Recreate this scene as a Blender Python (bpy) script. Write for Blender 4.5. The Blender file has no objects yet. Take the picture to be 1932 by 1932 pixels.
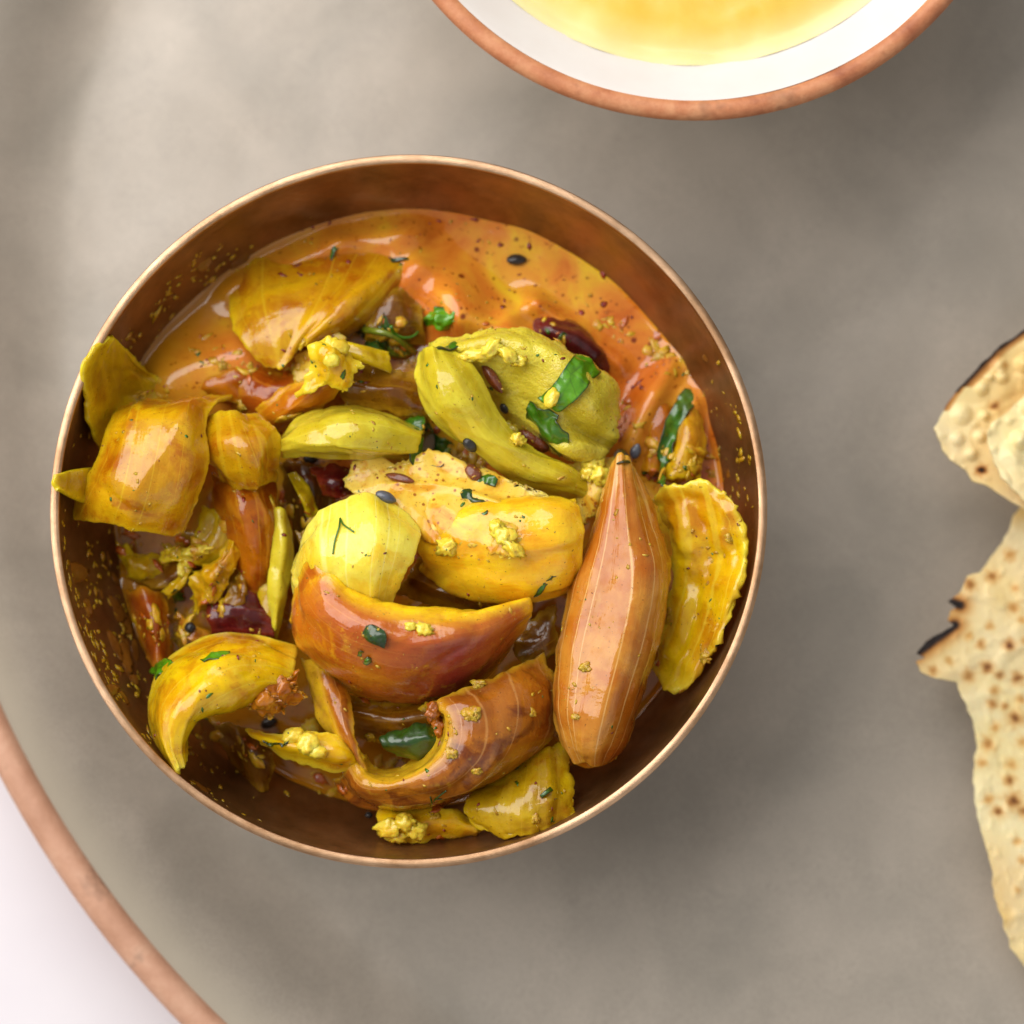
import bpy, bmesh, math, random
from mathutils import Vector, noise
from mathutils.bvhtree import BVHTree
random.seed(7)
CM = 0.01
sc = bpy.context.scene
col = sc.collection

# ------------------------------------------------------------------ camera
F_PX, HALF, TILT, DIST = 6480.0, 966.0, math.radians(6.0), 48.0
FWD = Vector((0, math.sin(TILT), -math.cos(TILT)))
UP = Vector((0, math.cos(TILT), math.sin(TILT)))
RIGHT = Vector((1, 0, 0))
CAM = Vector((0, 0, 4.0)) - DIST * (FWD + RIGHT * (-195 / F_PX) + UP * (8 / F_PX))
cd = bpy.data.cameras.new('camera')
cam = bpy.data.objects.new('camera', cd); col.objects.link(cam)
cam.location = CAM * CM
cam.rotation_euler = (TILT, 0, 0)
cd.sensor_width = 36; cd.lens = 36 * F_PX / (2 * HALF)
cd.clip_start = 0.01; cd.clip_end = 50
cd.dof.use_dof = True; cd.dof.focus_distance = 0.479; cd.dof.aperture_fstop = 10.5
sc.camera = cam

# ------------------------------------------------------------------ light
w = bpy.data.worlds.new('World'); sc.world = w; w.use_nodes = True
bg = w.node_tree.nodes['Background']
bg.inputs[0].default_value = (1.0, 0.985, 0.97, 1); bg.inputs[1].default_value = 0.34
def area(name, loc, target, sx, sy, power, colr):
    l = bpy.data.lights.new(name, 'AREA'); l.shape = 'RECTANGLE'
    l.size, l.size_y, l.energy, l.color = sx, sy, power, colr
    o = bpy.data.objects.new(name, l); col.objects.link(o)
    o.location = loc
    o.rotation_euler = (Vector(target) - Vector(loc)).to_track_quat('-Z', 'Y').to_euler()
    return o
area('window_light', (-0.29, 0.235, 0.46), (0, 0, 0.03), 0.86, 0.54, 6.2, (1.0, 0.97, 0.945))
area('room_light', (0.55, -0.85, 0.65), (0, 0, 0.03), 1.2, 0.8, 1.2, (1.0, 0.97, 0.94))
sc.view_settings.view_transform = 'Standard'
sc.view_settings.look = 'None'
sc.view_settings.exposure = 0.0
sc.view_settings.gamma = 1.0

# ------------------------------------------------------------------ helpers
def P(x, y, z):
    """point of the place seen at (x, y) of the photo (1932 px wide) at height z cm above the plate"""
    d = FWD + RIGHT * ((x - HALF) / F_PX) + UP * ((HALF - y) / F_PX)
    return CAM + d * ((z - CAM.z) / d.z)

def lin(c):
    return tuple(((v / 255) / 12.92 if v / 255 <= 0.04045 else ((v / 255 + 0.055) / 1.055) ** 2.4) for v in c) + (1,)

class NT:
    def __init__(s, name):
        s.m = bpy.data.materials.new(name); s.m.use_nodes = True
        s.t = s.m.node_tree; s.b = s.t.nodes['Principled BSDF']
    def n(s, typ, **kw):
        nd = s.t.nodes.new(typ)
        for k, v in kw.items():
            if k.startswith('i_'):
                key = k[2:]
                key = int(key) if key.isdigit() else key.replace('_', ' ')
                nd.inputs[key].default_value = v
            else: setattr(nd, k, v)
        return nd
    def l(s, a, b): s.t.links.new(a, b)
    def coords(s, kind='Object', scale=(100, 100, 100)):
        tc = s.n('ShaderNodeTexCoord'); mp = s.n('ShaderNodeMapping'); mp.inputs['Scale'].default_value = scale
        s.l(tc.outputs[kind], mp.inputs[0]); return mp.outputs[0]
    def noise(s, vec, scale, detail=3, rough=0.55, dist=0.0):
        nd = s.n('ShaderNodeTexNoise', i_Scale=scale, i_Detail=detail, i_Roughness=rough, i_Distortion=dist)
        s.l(vec, nd.inputs['Vector']); return nd.outputs['Fac']
    def ramp(s, fac, stops, interp='LINEAR'):
        r = s.n('ShaderNodeValToRGB'); e = r.color_ramp.elements; r.color_ramp.interpolation = interp
        while len(e) < len(stops): e.new(0.5)
        for el, (p, c) in zip(e, stops):
            el.position = p; el.color = c if len(c) == 4 else lin(c)
        s.l(fac, r.inputs[0]); return r.outputs[0]
    def mix(s, fac, a, b):
        m = s.n('ShaderNodeMix', data_type='RGBA')
        if isinstance(fac, (int, float)): m.inputs[0].default_value = fac
        else: s.l(fac, m.inputs[0])
        for k, v in ((6, a), (7, b)):
            if isinstance(v, tuple): m.inputs[k].default_value = v if len(v) == 4 else lin(v)
            else: s.l(v, m.inputs[k])
        return m.outputs[2]
    def attr(s, name):
        return s.n('ShaderNodeAttribute', attribute_name=name).outputs['Fac']
    def bump(s, h, strength, dist_cm, prev=None):
        b = s.n('ShaderNodeBump'); b.inputs['Strength'].default_value = strength
        b.inputs['Distance'].default_value = dist_cm * CM
        s.l(h, b.inputs['Height'])
        if prev is not None: s.l(prev, b.inputs['Normal'])
        return b.outputs[0]
    def set(s, **kw):
        for k, v in kw.items():
            key = k.replace('_', ' ')
            if hasattr(v, 'is_linked') or hasattr(v, 'links'): s.l(v, s.b.inputs[key])
            else: s.b.inputs[key].default_value = v
        return s.m

def g(v): return (v, v, v, 1)

def onion_mat(name, c1, c2, edge, vein, film=None, blush=None, lip=None, sss=0.35, veinamt=0.45, granular=False, filmamt=0.6, trans=0.0):
    t = NT(name); uv = t.coords('UV', (1, 1, 1)); ob = t.coords()
    def uvn(sx, sy, detail=2, dist=0.25):
        mp = t.n('ShaderNodeMapping'); mp.inputs['Scale'].default_value = (sx, sy, 1); t.l(uv, mp.inputs[0])
        return t.noise(mp.outputs[0], 1.0, detail, 0.55, dist)
    c = t.mix(t.ramp(t.noise(ob, 1.1, 3, 0.6, 0.4), [(0.36, g(0)), (0.64, g(1))]), c1, c2)  # mottling paints the lighter and darker look of light through the flesh
    if film:                                     # orange spiced oil in patches, deepened for flesh that passes less light
        c = t.mix(t.ramp(t.noise(ob, 1.7, 5, 0.62, 0.8), [(0.50, g(0)), (0.62, g(filmamt))]), c, film)
    c = t.mix(t.ramp(uvn(0.7, 11, 3), [(0.42, g(0)), (0.8, g(0.16))]), c, c2)
    c = t.mix(t.ramp(uvn(0.5, 7, 3), [(0.54, g(0)), (0.78, g(0.13))]), c, vein)
    c = t.mix(t.ramp(uvn(0.10, 2.1, 1, 0.1), [(0.488, g(0)), (0.498, g(veinamt)), (0.506, g(veinamt)), (0.518, g(0))]), c, vein)
    if blush:
        k = t.ramp(t.attr('along'), [(blush[1], g(0)), (blush[2], g(0.9)), (min(1, blush[2] + 0.22), g(0.35))])
        k2 = t.n('ShaderNodeMath', operation='MULTIPLY'); t.l(k, k2.inputs[0])
        t.l(t.ramp(t.attr('across'), [(0.25, g(0)), (0.45, g(1))]), k2.inputs[1])
        c = t.mix(k2.outputs[0], c, blush[0])
    nz = t.noise(ob, 5, 4, 0.6)
    if lip:
        k2 = t.n('ShaderNodeMath', operation='MULTIPLY')
        t.l(t.ramp(t.attr('across'), [(lip[1], g(1)), (lip[2], g(0))]), k2.inputs[0]); t.l(t.ramp(nz, [(0.3, g(0.45)), (0.6, g(1))]), k2.inputs[1])
        c = t.mix(k2.outputs[0], c, lip[0])
    em = t.n('ShaderNodeMath', operation='MULTIPLY'); t.l(t.attr('edge'), em.inputs[0]); t.l(t.ramp(nz, [(0.3, g(0.25)), (0.65, g(1))]), em.inputs[1])
    c = t.mix(em.outputs[0], c, edge)  # pale cut edge, brightened in colour as if light glows through
    c = t.mix(t.ramp(t.noise(ob, 2.3, 5, 0.7), [(0.60, g(0)), (0.78, g(0.7))]), c, edge)
    c = t.mix(t.ramp(t.noise(ob, 24, 2, 0.5), [(0.70, g(0)), (0.73, g(0.7))]), c, (96, 48, 6))
    fine = uvn(1.0, 15, 3)
    b = t.bump(fine, 0.25, 0.02)
    b = t.bump(t.noise(ob, 9, 4, 0.6), 0.40 if not granular else 0.9, 0.035, b)
    if granular: b = t.bump(t.noise(ob, 22, 3, 0.7), 0.9, 0.03, b)
    t.l(b, t.b.inputs['Normal'])
    cb = t.bump(t.noise(ob, 2.4, 3, 0.55), 0.35, 0.06)
    cb = t.bump(fine, 0.26, 0.016, cb)
    cb = t.bump(uvn(14, 2.0, 3), 0.26, 0.013, cb)
    if granular: cb = t.bump(t.noise(ob, 11, 3, 0.6), 0.7, 0.035)
    t.l(cb, t.b.inputs['Coat Normal'])
    rg = t.ramp(t.noise(ob, 3.5, 3), [(0.35, g(0.26)), (0.7, g(0.5))])
    cw = t.ramp(t.noise(ob, 4.2, 4, 0.6), [(0.30, g(0.55)), (0.5, g(1))])
    if trans: t.b.inputs['Transmission Weight'].default_value = trans; t.b.inputs['IOR'].default_value = 1.33
    return t.set(Base_Color=c, Roughness=rg, Subsurface_Weight=sss, Subsurface_Radius=(0.7, 0.55, 0.12),
                 Subsurface_Scale=0.0022, Coat_Weight=cw, Coat_Roughness=0.022, Coat_IOR=1.5, Specular_IOR_Level=0.12)

MAT = {}
def om(key, *a, **k): MAT[key] = onion_mat('onion_' + key, *a, **k)
om('olive', (216, 180, 16), (168, 124, 8), (242, 214, 26), (222, 186, 44), film=(168, 96, 8), trans=0.18)
om('yellow', (238, 198, 12), (214, 150, 6), (248, 228, 64), (240, 212, 62), film=(190, 112, 8), trans=0.08)
om('pale', (246, 230, 92), (234, 206, 42), (248, 234, 96), (250, 244, 160), film=(232, 186, 30), sss=0.5, veinamt=0.4)
om('lime', (226, 210, 58), (198, 174, 26), (238, 222, 56), (232, 216, 70), film=(206, 172, 24), trans=0.12)
om('limecut', (232, 216, 72), (210, 184, 32), (238, 222, 66), (240, 224, 80), film=(244, 230, 110), granular=True, trans=0.08)
om('amber', (228, 176, 14), (188, 116, 7), (246, 212, 30), (236, 198, 40), film=(174, 78, 4), trans=0.2)
om('orange', (206, 124, 12), (160, 70, 6), (236, 184, 28), (226, 160, 32), film=(142, 46, 4), trans=0.18)
om('rust', (180, 88, 12), (132, 46, 6), (220, 158, 28), (206, 130, 28), film=(196, 118, 14), trans=0.18)
om('brown', (150, 98, 12), (100, 54, 7), (206, 162, 32), (184, 132, 30), film=(106, 42, 7), trans=0.25)
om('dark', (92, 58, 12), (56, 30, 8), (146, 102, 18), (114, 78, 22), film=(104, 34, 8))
om('rose', (200, 116, 24), (176, 84, 14), (246, 204, 34), (228, 154, 62), film=(216, 142, 18), blush=((146, 44, 40), 0.40, 0.74), lip=((246, 206, 28), 0.20, 0.31), veinamt=0.3, filmamt=0.7)
om('blush', (198, 122, 26), (148, 76, 14), (232, 190, 42), (222, 164, 92), film=(110, 44, 14), lip=((234, 188, 34), 0.34, 0.46), filmamt=0.8, trans=0.15, veinamt=0.45)
om('clove', (214, 146, 52), (184, 102, 18), (228, 178, 54), (234, 186, 112), film=(186, 98, 14), veinamt=0.75, filmamt=0.65, trans=0.12, sss=0.15)
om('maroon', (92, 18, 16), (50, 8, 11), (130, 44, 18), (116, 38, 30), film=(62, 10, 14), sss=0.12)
om('chunk', (246, 204, 34), (234, 168, 14), (250, 216, 44), (250, 214, 70), film=(226, 150, 14), veinamt=0.1, sss=0.5)
om('singed', (206, 130, 24), (150, 66, 12), (232, 178, 46), (208, 136, 34), film=(84, 26, 9), filmamt=0.9)

def grainy(name, c1, c2, scale, rough=0.3, sss=0.4, coat=0.7, bump=0.6):
    t = NT(name); ob = t.coords()
    c = t.mix(t.ramp(t.noise(ob, scale, 3), [(0.35, g(0)), (0.65, g(1))]), c1, c2)
    b = t.bump(t.noise(ob, scale * 5, 3, 0.6), bump, 0.03)
    t.l(b, t.b.inputs['Normal'])
    return t.set(Base_Color=c, Roughness=rough, Subsurface_Weight=sss, Subsurface_Radius=(1, 0.6, 0.15), Subsurface_Scale=0.0012,
                 Coat_Weight=coat, Coat_Roughness=0.08)
MAT['curd'] = grainy('curd', (248, 222, 74), (236, 196, 40), 5, bump=0.5)
MAT['crumb'] = grainy('spice_crumb', (224, 180, 30), (188, 128, 14), 14)
MAT['chilli'] = grainy('chilli', (150, 26, 6), (96, 14, 4), 10, sss=0.1)
MAT['char'] = grainy('charred_onion', (186, 104, 18), (110, 44, 8), 2.6, sss=0.1, bump=0.9)
MAT['cumin'] = grainy('cumin', (128, 58, 14), (92, 36, 8), 8, sss=0.0)
MAT['nigella'] = grainy('nigella', (20, 20, 24), (8, 8, 10), 20, rough=0.35, sss=0.0, bump=0.8)
MAT['nigella_wet'] = grainy('nigella_under_cream', (88, 92, 104), (64, 66, 76), 9, rough=0.3, sss=0.1, bump=0.3)
MAT['bead'] = grainy('oil_bead', (196, 150, 40), (170, 110, 20), 6, rough=0.05, sss=0.5, bump=0.05)

def leaf_mat(name, c1, c2, rough=0.35):
    t = NT(name); uv = t.coords('UV', (1, 1, 1)); ob = t.coords()
    c = t.mix(t.ramp(t.noise(ob, 4, 3), [(0.35, g(0)), (0.65, g(1))]), c1, c2)
    vo = t.n('ShaderNodeTexVoronoi', feature='DISTANCE_TO_EDGE', i_Scale=3.2); t.l(ob, vo.inputs['Vector'])
    vf = t.ramp(vo.outputs['Distance'], [(0.0, g(0.45)), (0.045, g(0))])
    c = t.mix(vf, c, tuple(int(v * 0.62) for v in c1))
    c = t.mix(t.attr('edge'), c, (26, 40, 8))
    b = t.bump(vo.outputs['Distance'], 0.25, 0.03)
    b = t.bump(t.noise(ob, 12, 3), 0.3, 0.02, b)
    t.l(b, t.b.inputs['Normal'])
    return t.set(Base_Color=c, Roughness=rough, Subsurface_Weight=0.15, Subsurface_Radius=(0.4, 1, 0.1), Subsurface_Scale=0.0008,
                 Coat_Weight=0.8, Coat_Roughness=0.08)
MAT['leaf'] = leaf_mat('coriander_bright', (98, 160, 6), (70, 134, 8))
MAT['leaf_mid'] = leaf_mat('coriander_mid', (62, 118, 10), (42, 90, 10))
MAT['leaf_dark'] = leaf_mat('coriander_dark', (36, 76, 8), (20, 48, 8))
MAT['stem'] = leaf_mat('coriander_stem', (120, 132, 24), (96, 110, 20))

def sauce_mat():
    t = NT('orange_gravy'); ob = t.coords()
    c = t.ramp(t.noise(ob, 0.9, 4, 0.6, 0.6), [(0.30, (194, 92, 22)), (0.44, (214, 126, 40)), (0.57, (222, 154, 44)), (0.70, (226, 184, 40))])
    sp = t.noise(ob, 9, 3, 0.6)
    c = t.mix(t.ramp(sp, [(0.62, g(0)), (0.70, g(0.6))]), c, (150, 62, 2))
    vo = t.n('ShaderNodeTexVoronoi', i_Scale=5.5); t.l(ob, vo.inputs['Vector'])
    c = t.mix(t.ramp(vo.outputs['Distance'], [(0.10, g(0.75)), (0.17, g(0))]), c, (122, 44, 2))
    vo2 = t.n('ShaderNodeTexVoronoi', i_Scale=2.0); t.l(ob, vo2.inputs['Vector'])
    c = t.mix(t.ramp(vo2.outputs['Distance'], [(0.09, g(0.9)), (0.13, g(0))]), c, (112, 26, 3))
    dm = t.attr('thin')                         # a thin smear of gravy lets the brown metal show
    c = t.mix(dm, c, (168, 112, 8))
    b = t.bump(t.noise(ob, 1.6, 3, 0.5), 0.30, 0.08)
    b = t.bump(vo.outputs['Distance'], 0.10, 0.02, b)
    t.l(b, t.b.inputs['Normal'])
    return t.set(Base_Color=c, Roughness=0.22, Subsurface_Weight=0.15, Subsurface_Radius=(0.8, 0.5, 0.1), Subsurface_Scale=0.0015,
                 Coat_Weight=1.0, Coat_Roughness=0.025, Specular_IOR_Level=0.1)
MAT['sauce'] = sauce_mat()

def cream_mat():
    t = NT('creamy_gravy'); ob = t.coords()
    c = t.ramp(t.noise(ob, 1.6, 4, 0.6, 0.7), [(0.34, (214, 142, 14)), (0.46, (228, 188, 62)), (0.62, (232, 200, 92)), (0.72, (212, 134, 24))])
    vo = t.n('ShaderNodeTexVoronoi', i_Scale=7); t.l(ob, vo.inputs['Vector'])
    c = t.mix(t.ramp(vo.outputs['Distance'], [(0.12, g(0.85)), (0.22, g(0))]), c, (150, 72, 10))
    c = t.mix(t.ramp(t.noise(ob, 3.2, 4, 0.7), [(0.56, g(0)), (0.68, g(0.6))]), c, (206, 128, 16))
    sp = t.noise(ob, 26, 2)
    c = t.mix(t.ramp(sp, [(0.64, g(0)), (0.70, g(0.6))]), c, (140, 74, 10))
    b = t.bump(t.noise(ob, 5, 3), 0.15, 0.03); t.l(b, t.b.inputs['Normal'])
    return t.set(Base_Color=c, Roughness=0.3, Subsurface_Weight=0.45, Subsurface_Radius=(1, 0.6, 0.15), Subsurface_Scale=0.0015,
                 Coat_Weight=0.55, Coat_Roughness=0.06, Specular_IOR_Level=0.15)
MAT['cream'] = cream_mat()

def metal_mat(name, c1, c2, rough, scale=(100, 100, 100), b_s=0.1, metal=1.0):
    t = NT(name); ob = t.coords('Object', scale)
    c = t.mix(t.ramp(t.noise(ob, 0.8, 5, 0.65), [(0.35, g(0)), (0.65, g(1))]), c1, c2)
    r = t.ramp(t.noise(ob, 2.5, 4), [(0.3, g(rough - 0.08)), (0.7, g(rough + 0.12))])
    b = t.bump(t.noise(t.coords('UV', (1, 1, 1)), 1.0, 3, 0.6), b_s, 0.02)
    t.l(b, t.b.inputs['Normal'])
    return t.set(Base_Color=c, Metallic=metal, Roughness=r)
MAT['bronze'] = metal_mat('bronze_wall', (168, 124, 78), (118, 84, 44), 0.40, metal=0.85)
MAT['bronze_rim'] = metal_mat('bronze_rim', (220, 182, 146), (164, 126, 92), 0.36, b_s=0.25)

def plate_mat():
    t = NT('stone_grey_glaze'); ob = t.coords()
    c = t.ramp(t.noise(ob, 0.42, 4, 0.55, 0.4), [(0.30, (156, 148, 135)), (0.5, (173, 163, 149)), (0.70, (187, 176, 161))])
    c = t.mix(t.ramp(t.noise(ob, 30, 3, 0.7), [(0.4, g(0)), (0.75, g(0.5))]), c, (122, 113, 103))
    c = t.mix(t.attr('lip'), c, (170, 160, 142))
    h = t.noise(ob, 0.55, 2, 0.4)
    b = t.bump(h, 0.45, 0.14)
    b = t.bump(t.noise(ob, 25, 3), 0.15, 0.01, b)
    t.l(b, t.b.inputs['Normal'])
    return t.set(Base_Color=c, Roughness=0.42, Coat_Weight=0.25, Coat_Roughness=0.3, Specular_IOR_Level=0.6)
MAT['plate'] = plate_mat()

def clay_mat(name, c1, c2, c3):
    t = NT(name); ob = t.coords()
    c = t.ramp(t.noise(ob, 1.4, 5, 0.65, 0.3), [(0.30, c1), (0.50, c2), (0.70, c3)])
    c = t.mix(t.ramp(t.noise(ob, 0.7, 4, 0.7), [(0.60, g(0)), (0.72, g(0.7))]), c, tuple(int(v * 0.55) for v in c1))
    c = t.mix(t.ramp(t.noise(ob, 7, 4, 0.7), [(0.45, g(0)), (0.75, g(0.35))]), c, c1)
    b = t.bump(t.noise(ob, 14, 4, 0.6), 0.3, 0.02); t.l(b, t.b.inputs['Normal'])
    return t.set(Base_Color=c, Roughness=0.55)
MAT['clay'] = clay_mat('bare_clay_rim', (180, 132, 104), (196, 148, 120), (208, 166, 138))
MAT['clay_bowl'] = clay_mat('brown_fired_rim', (160, 92, 58), (196, 126, 84), (214, 152, 108))
def white_glaze():
    t = NT('white_glaze'); ob = t.coords()
    c = t.ramp(t.noise(ob, 1.2, 3), [(0.3, (224, 217, 211)), (0.7, (229, 224, 219))])
    return t.set(Base_Color=c, Roughness=0.2, Coat_Weight=0.3, Coat_Roughness=0.1)
MAT['white'] = white_glaze()
def soup_mat():
    t = NT('yellow_lentil_soup'); ob = t.coords()
    c = t.ramp(t.noise(ob, 1.4, 4, 0.6), [(0.34, (226, 188, 62)), (0.55, (228, 194, 78)), (0.72, (229, 199, 98))])
    c = t.mix(t.attr('shallow'), c, (236, 222, 158))
    b = t.bump(t.noise(ob, 7, 3), 0.08, 0.02); t.l(b, t.b.inputs['Normal'])
    return t.set(Base_Color=c, Roughness=0.4, Subsurface_Weight=0.3, Subsurface_Radius=(1, 0.7, 0.2), Subsurface_Scale=0.002, Coat_Weight=0.35, Coat_Roughness=0.2)
MAT['soup'] = soup_mat()
def table_mat():
    t = NT('white_table'); ob = t.coords()
    c = t.ramp(t.noise(ob, 0.3, 3), [(0.3, (220, 215, 220)), (0.7, (226, 222, 226))])
    return t.set(Base_Color=c, Roughness=0.5)
MAT['table'] = table_mat()
def papad_mat():
    t = NT('roasted_papad'); ob = t.coords()
    c = t.ramp(t.noise(ob, 0.7, 4), [(0.35, (250, 228, 164)), (0.6, (251, 236, 190)), (0.75, (246, 214, 140))])
    c = t.mix(t.attr('toast'), c, (234, 184, 92))
    c = t.mix(t.attr('brown'), c, (176, 96, 26))
    c = t.mix(t.attr('burnt'), c, (30, 18, 14))
    b = t.bump(t.noise(ob, 12, 3), 0.3, 0.03); t.l(b, t.b.inputs['Normal'])
    return t.set(Base_Color=c, Roughness=0.55, Subsurface_Weight=0.15, Subsurface_Radius=(1, 0.7, 0.4), Subsurface_Scale=0.001)
MAT['papad'] = papad_mat()

FOOD_V, FOOD_F = [], []
def track(verts, faces):
    b = len(FOOD_V); FOOD_V.extend(verts); FOOD_F.extend([tuple(i + b for i in f) for f in faces])

def tag(o, label=None, cat=None, group=None, kind=None):
    if label: o['label'] = label
    if cat: o['category'] = cat
    if group: o['group'] = group
    if kind: o['kind'] = kind
    return o

def link_mesh(name, verts, faces, mat, parent=None, uvs=None, attrs=None, origin=None, smooth=True):
    """verts in cm (world); the object's origin is put at the verts' centre"""
    if origin is None:
        origin = Vector((0, 0, 0))
        if parent is None:
            for v in verts: origin += v
            origin /= len(verts); origin.z = min(v.z for v in verts)
    me = bpy.data.meshes.new(name)
    me.from_pydata([((v - origin) * CM)[:] for v in verts], [], faces)
    if uvs:
        ul = me.uv_layers.new(name='UVMap')
        vi = [0] * len(me.loops); me.loops.foreach_get('vertex_index', vi)
        flat = [c for i in vi for c in uvs[i]]
        ul.data.foreach_set('uv', flat)
    for k, vals in (attrs or {}).items():
        a = me.attributes.new(k, 'FLOAT', 'POINT'); a.data.foreach_set('value', vals)
    if smooth: me.polygons.foreach_set('use_smooth', [True] * len(me.polygons))
    me.materials.append(MAT[mat]); me.update()
    o = bpy.data.objects.new(name, me); col.objects.link(o)
    o.location = origin * CM
    if parent is not None: o.parent = parent; 
    return o

def cr(p0, p1, p2, p3, t):
    return 0.5 * ((2 * p1) + (p2 - p0) * t + (2 * p0 - 5 * p1 + 4 * p2 - p3) * t * t + (3 * p1 - p0 - 3 * p2 + p3) * t ** 3)
def spline(pts, t):
    n = len(pts) - 1; f = min(max(t, 0), 1) * n; i = min(int(f), n - 1); f -= i
    p1, p2 = pts[i], pts[i + 1]
    p0 = pts[i - 1] if i > 0 else p1 * 2 - p2
    p3 = pts[i + 2] if i + 2 <= n else p2 * 2 - p1
    return cr(p0, p1, p2, p3, f)

def params(n):
    e = [0, 0.004, 0.014, 0.032]
    mid = [0.032 + (1 - 0.064) * k / n for k in range(1, n)]
    return e + mid + [1 - x for x in reversed(e)]

def sheet(name, rows, mat, t=0.075, rib=0.035, lump=0.045, rag=0.075, nu=44, nv=34, seed=None, parent=None,
          edge_w=0.18, lumpf=1.3, ribf=2.4, food=True, conform=None, crumple=0.0, crease=0.05):
    """a curved sheet with real thickness through control rows (each row runs along the fibre)"""
    sd = seed if seed is not None else sum(int(a * 7) for r in rows for a in r[0][:2]) % 997
    so = Vector((sd * 1.37, sd * 0.73, sd * 2.11))
    if conform is not None:
        rows = [[(p[0], p[1], drop(p[0], p[1])[0].z + conform + (p[2] if len(p) > 2 else 0)) for p in r] for r in rows]
    W = [[P(*p) for p in r] for r in rows]
    us, vs = params(nu), params(nv)
    curves = [[spline(r, u) for u in us] for r in W]
    G = [[spline([c[i] for c in curves], v) for i in range(len(us))] for v in vs]
    nU, nV = len(us), len(vs)
    # ragged outline
    def jitter(p, inward, amt):
        k = noise.noise(p * 2.3 + so) + 0.7 * noise.noise(p * 6.1 + so) + 0.5 * noise.noise(p * 14 + so)
        return inward * (k * amt)
    # lengths
    Lu = sum((G[nV // 2][i + 1] - G[nV // 2][i]).length for i in range(nU - 1))
    Lv = sum((G[j + 1][nU // 2] - G[j][nU // 2]).length for j in range(nV - 1))
    cu, cv = G[nV // 2][nU // 2], None
    for j in range(nV):
        for i in range(nU):
            du = min(us[i], 1 - us[i]) * Lu; dv = min(vs[j], 1 - vs[j]) * Lv
            p = G[j][i]
            m = Vector((0, 0, 0))
            if du < 0.45 and Lu > 0.5:
                d = (G[j][nU // 2] - p); d = d.normalized() if d.length > 1e-6 else d
                m += jitter(p, d, rag * (1 - du / 0.45))
            if dv < 0.45 and Lv > 0.5:
                d = (G[nV // 2][i] - p); d = d.normalized() if d.length > 1e-6 else d
                m += jitter(p + Vector((9, 0, 0)), d, rag * (1 - dv / 0.45))
            G[j][i] = p + m if True else p
    N = []
    for j in range(nV):
        r = []
        for i in range(nU):
            a = G[j][min(i + 1, nU - 1)] - G[j][max(i - 1, 0)]
            b = G[min(j + 1, nV - 1)][i] - G[max(j - 1, 0)][i]
            n = a.cross(b)
            r.append(n.normalized() if n.length > 1e-9 else Vector((0, 0, 1)))
        N.append(r)
    s = sum(n.z for r in N for n in r); flip = s < 0
    top, bot, uvs, ed, al, ac = [], [], [], [], [], []
    for j in range(nV):
        for i in range(nU):
            n = -N[j][i] if flip else N[j][i]; p = G[j][i]
            u, v = us[i] * Lu, vs[j] * Lv
            d = rib * noise.noise(Vector((u * 0.35, v * ribf, sd * 0.31)))
            d += lump * noise.noise(p * lumpf + so) + lump * 0.5 * noise.noise(p * lumpf * 2.7 + so) + lump * 0.22 * noise.noise(p * lumpf * 6.5 + so)
            q1 = 1 - abs(noise.noise(Vector((u * 0.45 + sd, v * 1.15, 3.7)))); q2 = 1 - abs(noise.noise(Vector((u * 0.9, v * 0.8 + sd, 8.1))))
            d += crease * (max(0, q1) ** 7 - 0.25) - crease * 0.7 * (max(0, q2) ** 9 - 0.2)
            if crumple:
                d += crumple * (noise.turbulence(p * 3.0 + so, 3, False) - 0.5)
            dd = min(min(us[i], 1 - us[i]) * Lu, min(vs[j], 1 - vs[j]) * Lv)
            x = min(1, dd / (t * 0.55)); h = math.sqrt(max(0, 1 - (1 - x) ** 2))
            e = max(0, 1 - dd / edge_w)
            q = p + n * d
            top.append(q + n * (t * 0.5 * h)); bot.append(q - n * (t * 0.5 * h))
            uvs.append((u, v + sd * 0.37)); ed.append(e); al.append(us[i]); ac.append(vs[j])
    idx = lambda j, i: j * nU + i
    off = nU * nV; remap = {}
    for j in range(nV):
        for i in range(nU):
            if j in (0, nV - 1) or i in (0, nU - 1): remap[off + idx(j, i)] = idx(j, i)
    faces = []
    for j in range(nV - 1):
        for i in range(nU - 1):
            q = (idx(j, i), idx(j, i + 1), idx(j + 1, i + 1), idx(j + 1, i))
            if flip: q = q[::-1]
            faces.append(q)
            faces.append(tuple(remap.get(off + k, off + k) for k in q[::-1]))
    verts = top + bot
    # drop the merged border copies
    used = sorted({k for f in faces for k in f}); mp = {k: n for n, k in enumerate(used)}
    faces = [tuple(mp[k] for k in f) for f in faces]
    V = [verts[k] for k in used]; m2 = len(top)
    UV = [uvs[k % m2] for k in used]; E = [ed[k % m2] for k in used]; A = [al[k % m2] for k in used]; AC = [ac[k % m2] for k in used]
    o = link_mesh(name, V, faces, mat, parent, UV, {'edge': E, 'along': A, 'across': AC})
    if food: track(V, faces)
    return o

_bvh = [None, 0]; missed = [False]
def drop(x, y):
    """where the sight line through (x, y) first meets the food built so far"""
    if _bvh[0] is None or _bvh[1] != len(FOOD_V):
        _bvh[0] = BVHTree.FromPolygons(FOOD_V, FOOD_F); _bvh[1] = len(FOOD_V)
    d = (P(x, y, 0) - CAM).normalized()
    h, n, i, dist = _bvh[0].ray_cast(CAM, d)
    missed[0] = h is None
    if h is None: return P(x, y, 2.4), Vector((0, 0, 1))
    if n.dot(d) > 0: n = -n
    return h, n

ICO = {}
def ico(level):
    if level not in ICO:
        bm = bmesh.new(); bmesh.ops.create_icosphere(bm, subdivisions=level, radius=1)
        ICO[level] = ([v.co.copy() for v in bm.verts], [tuple(v.index for v in f.verts) for f in bm.faces]); bm.free()
    return ICO[level]

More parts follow.
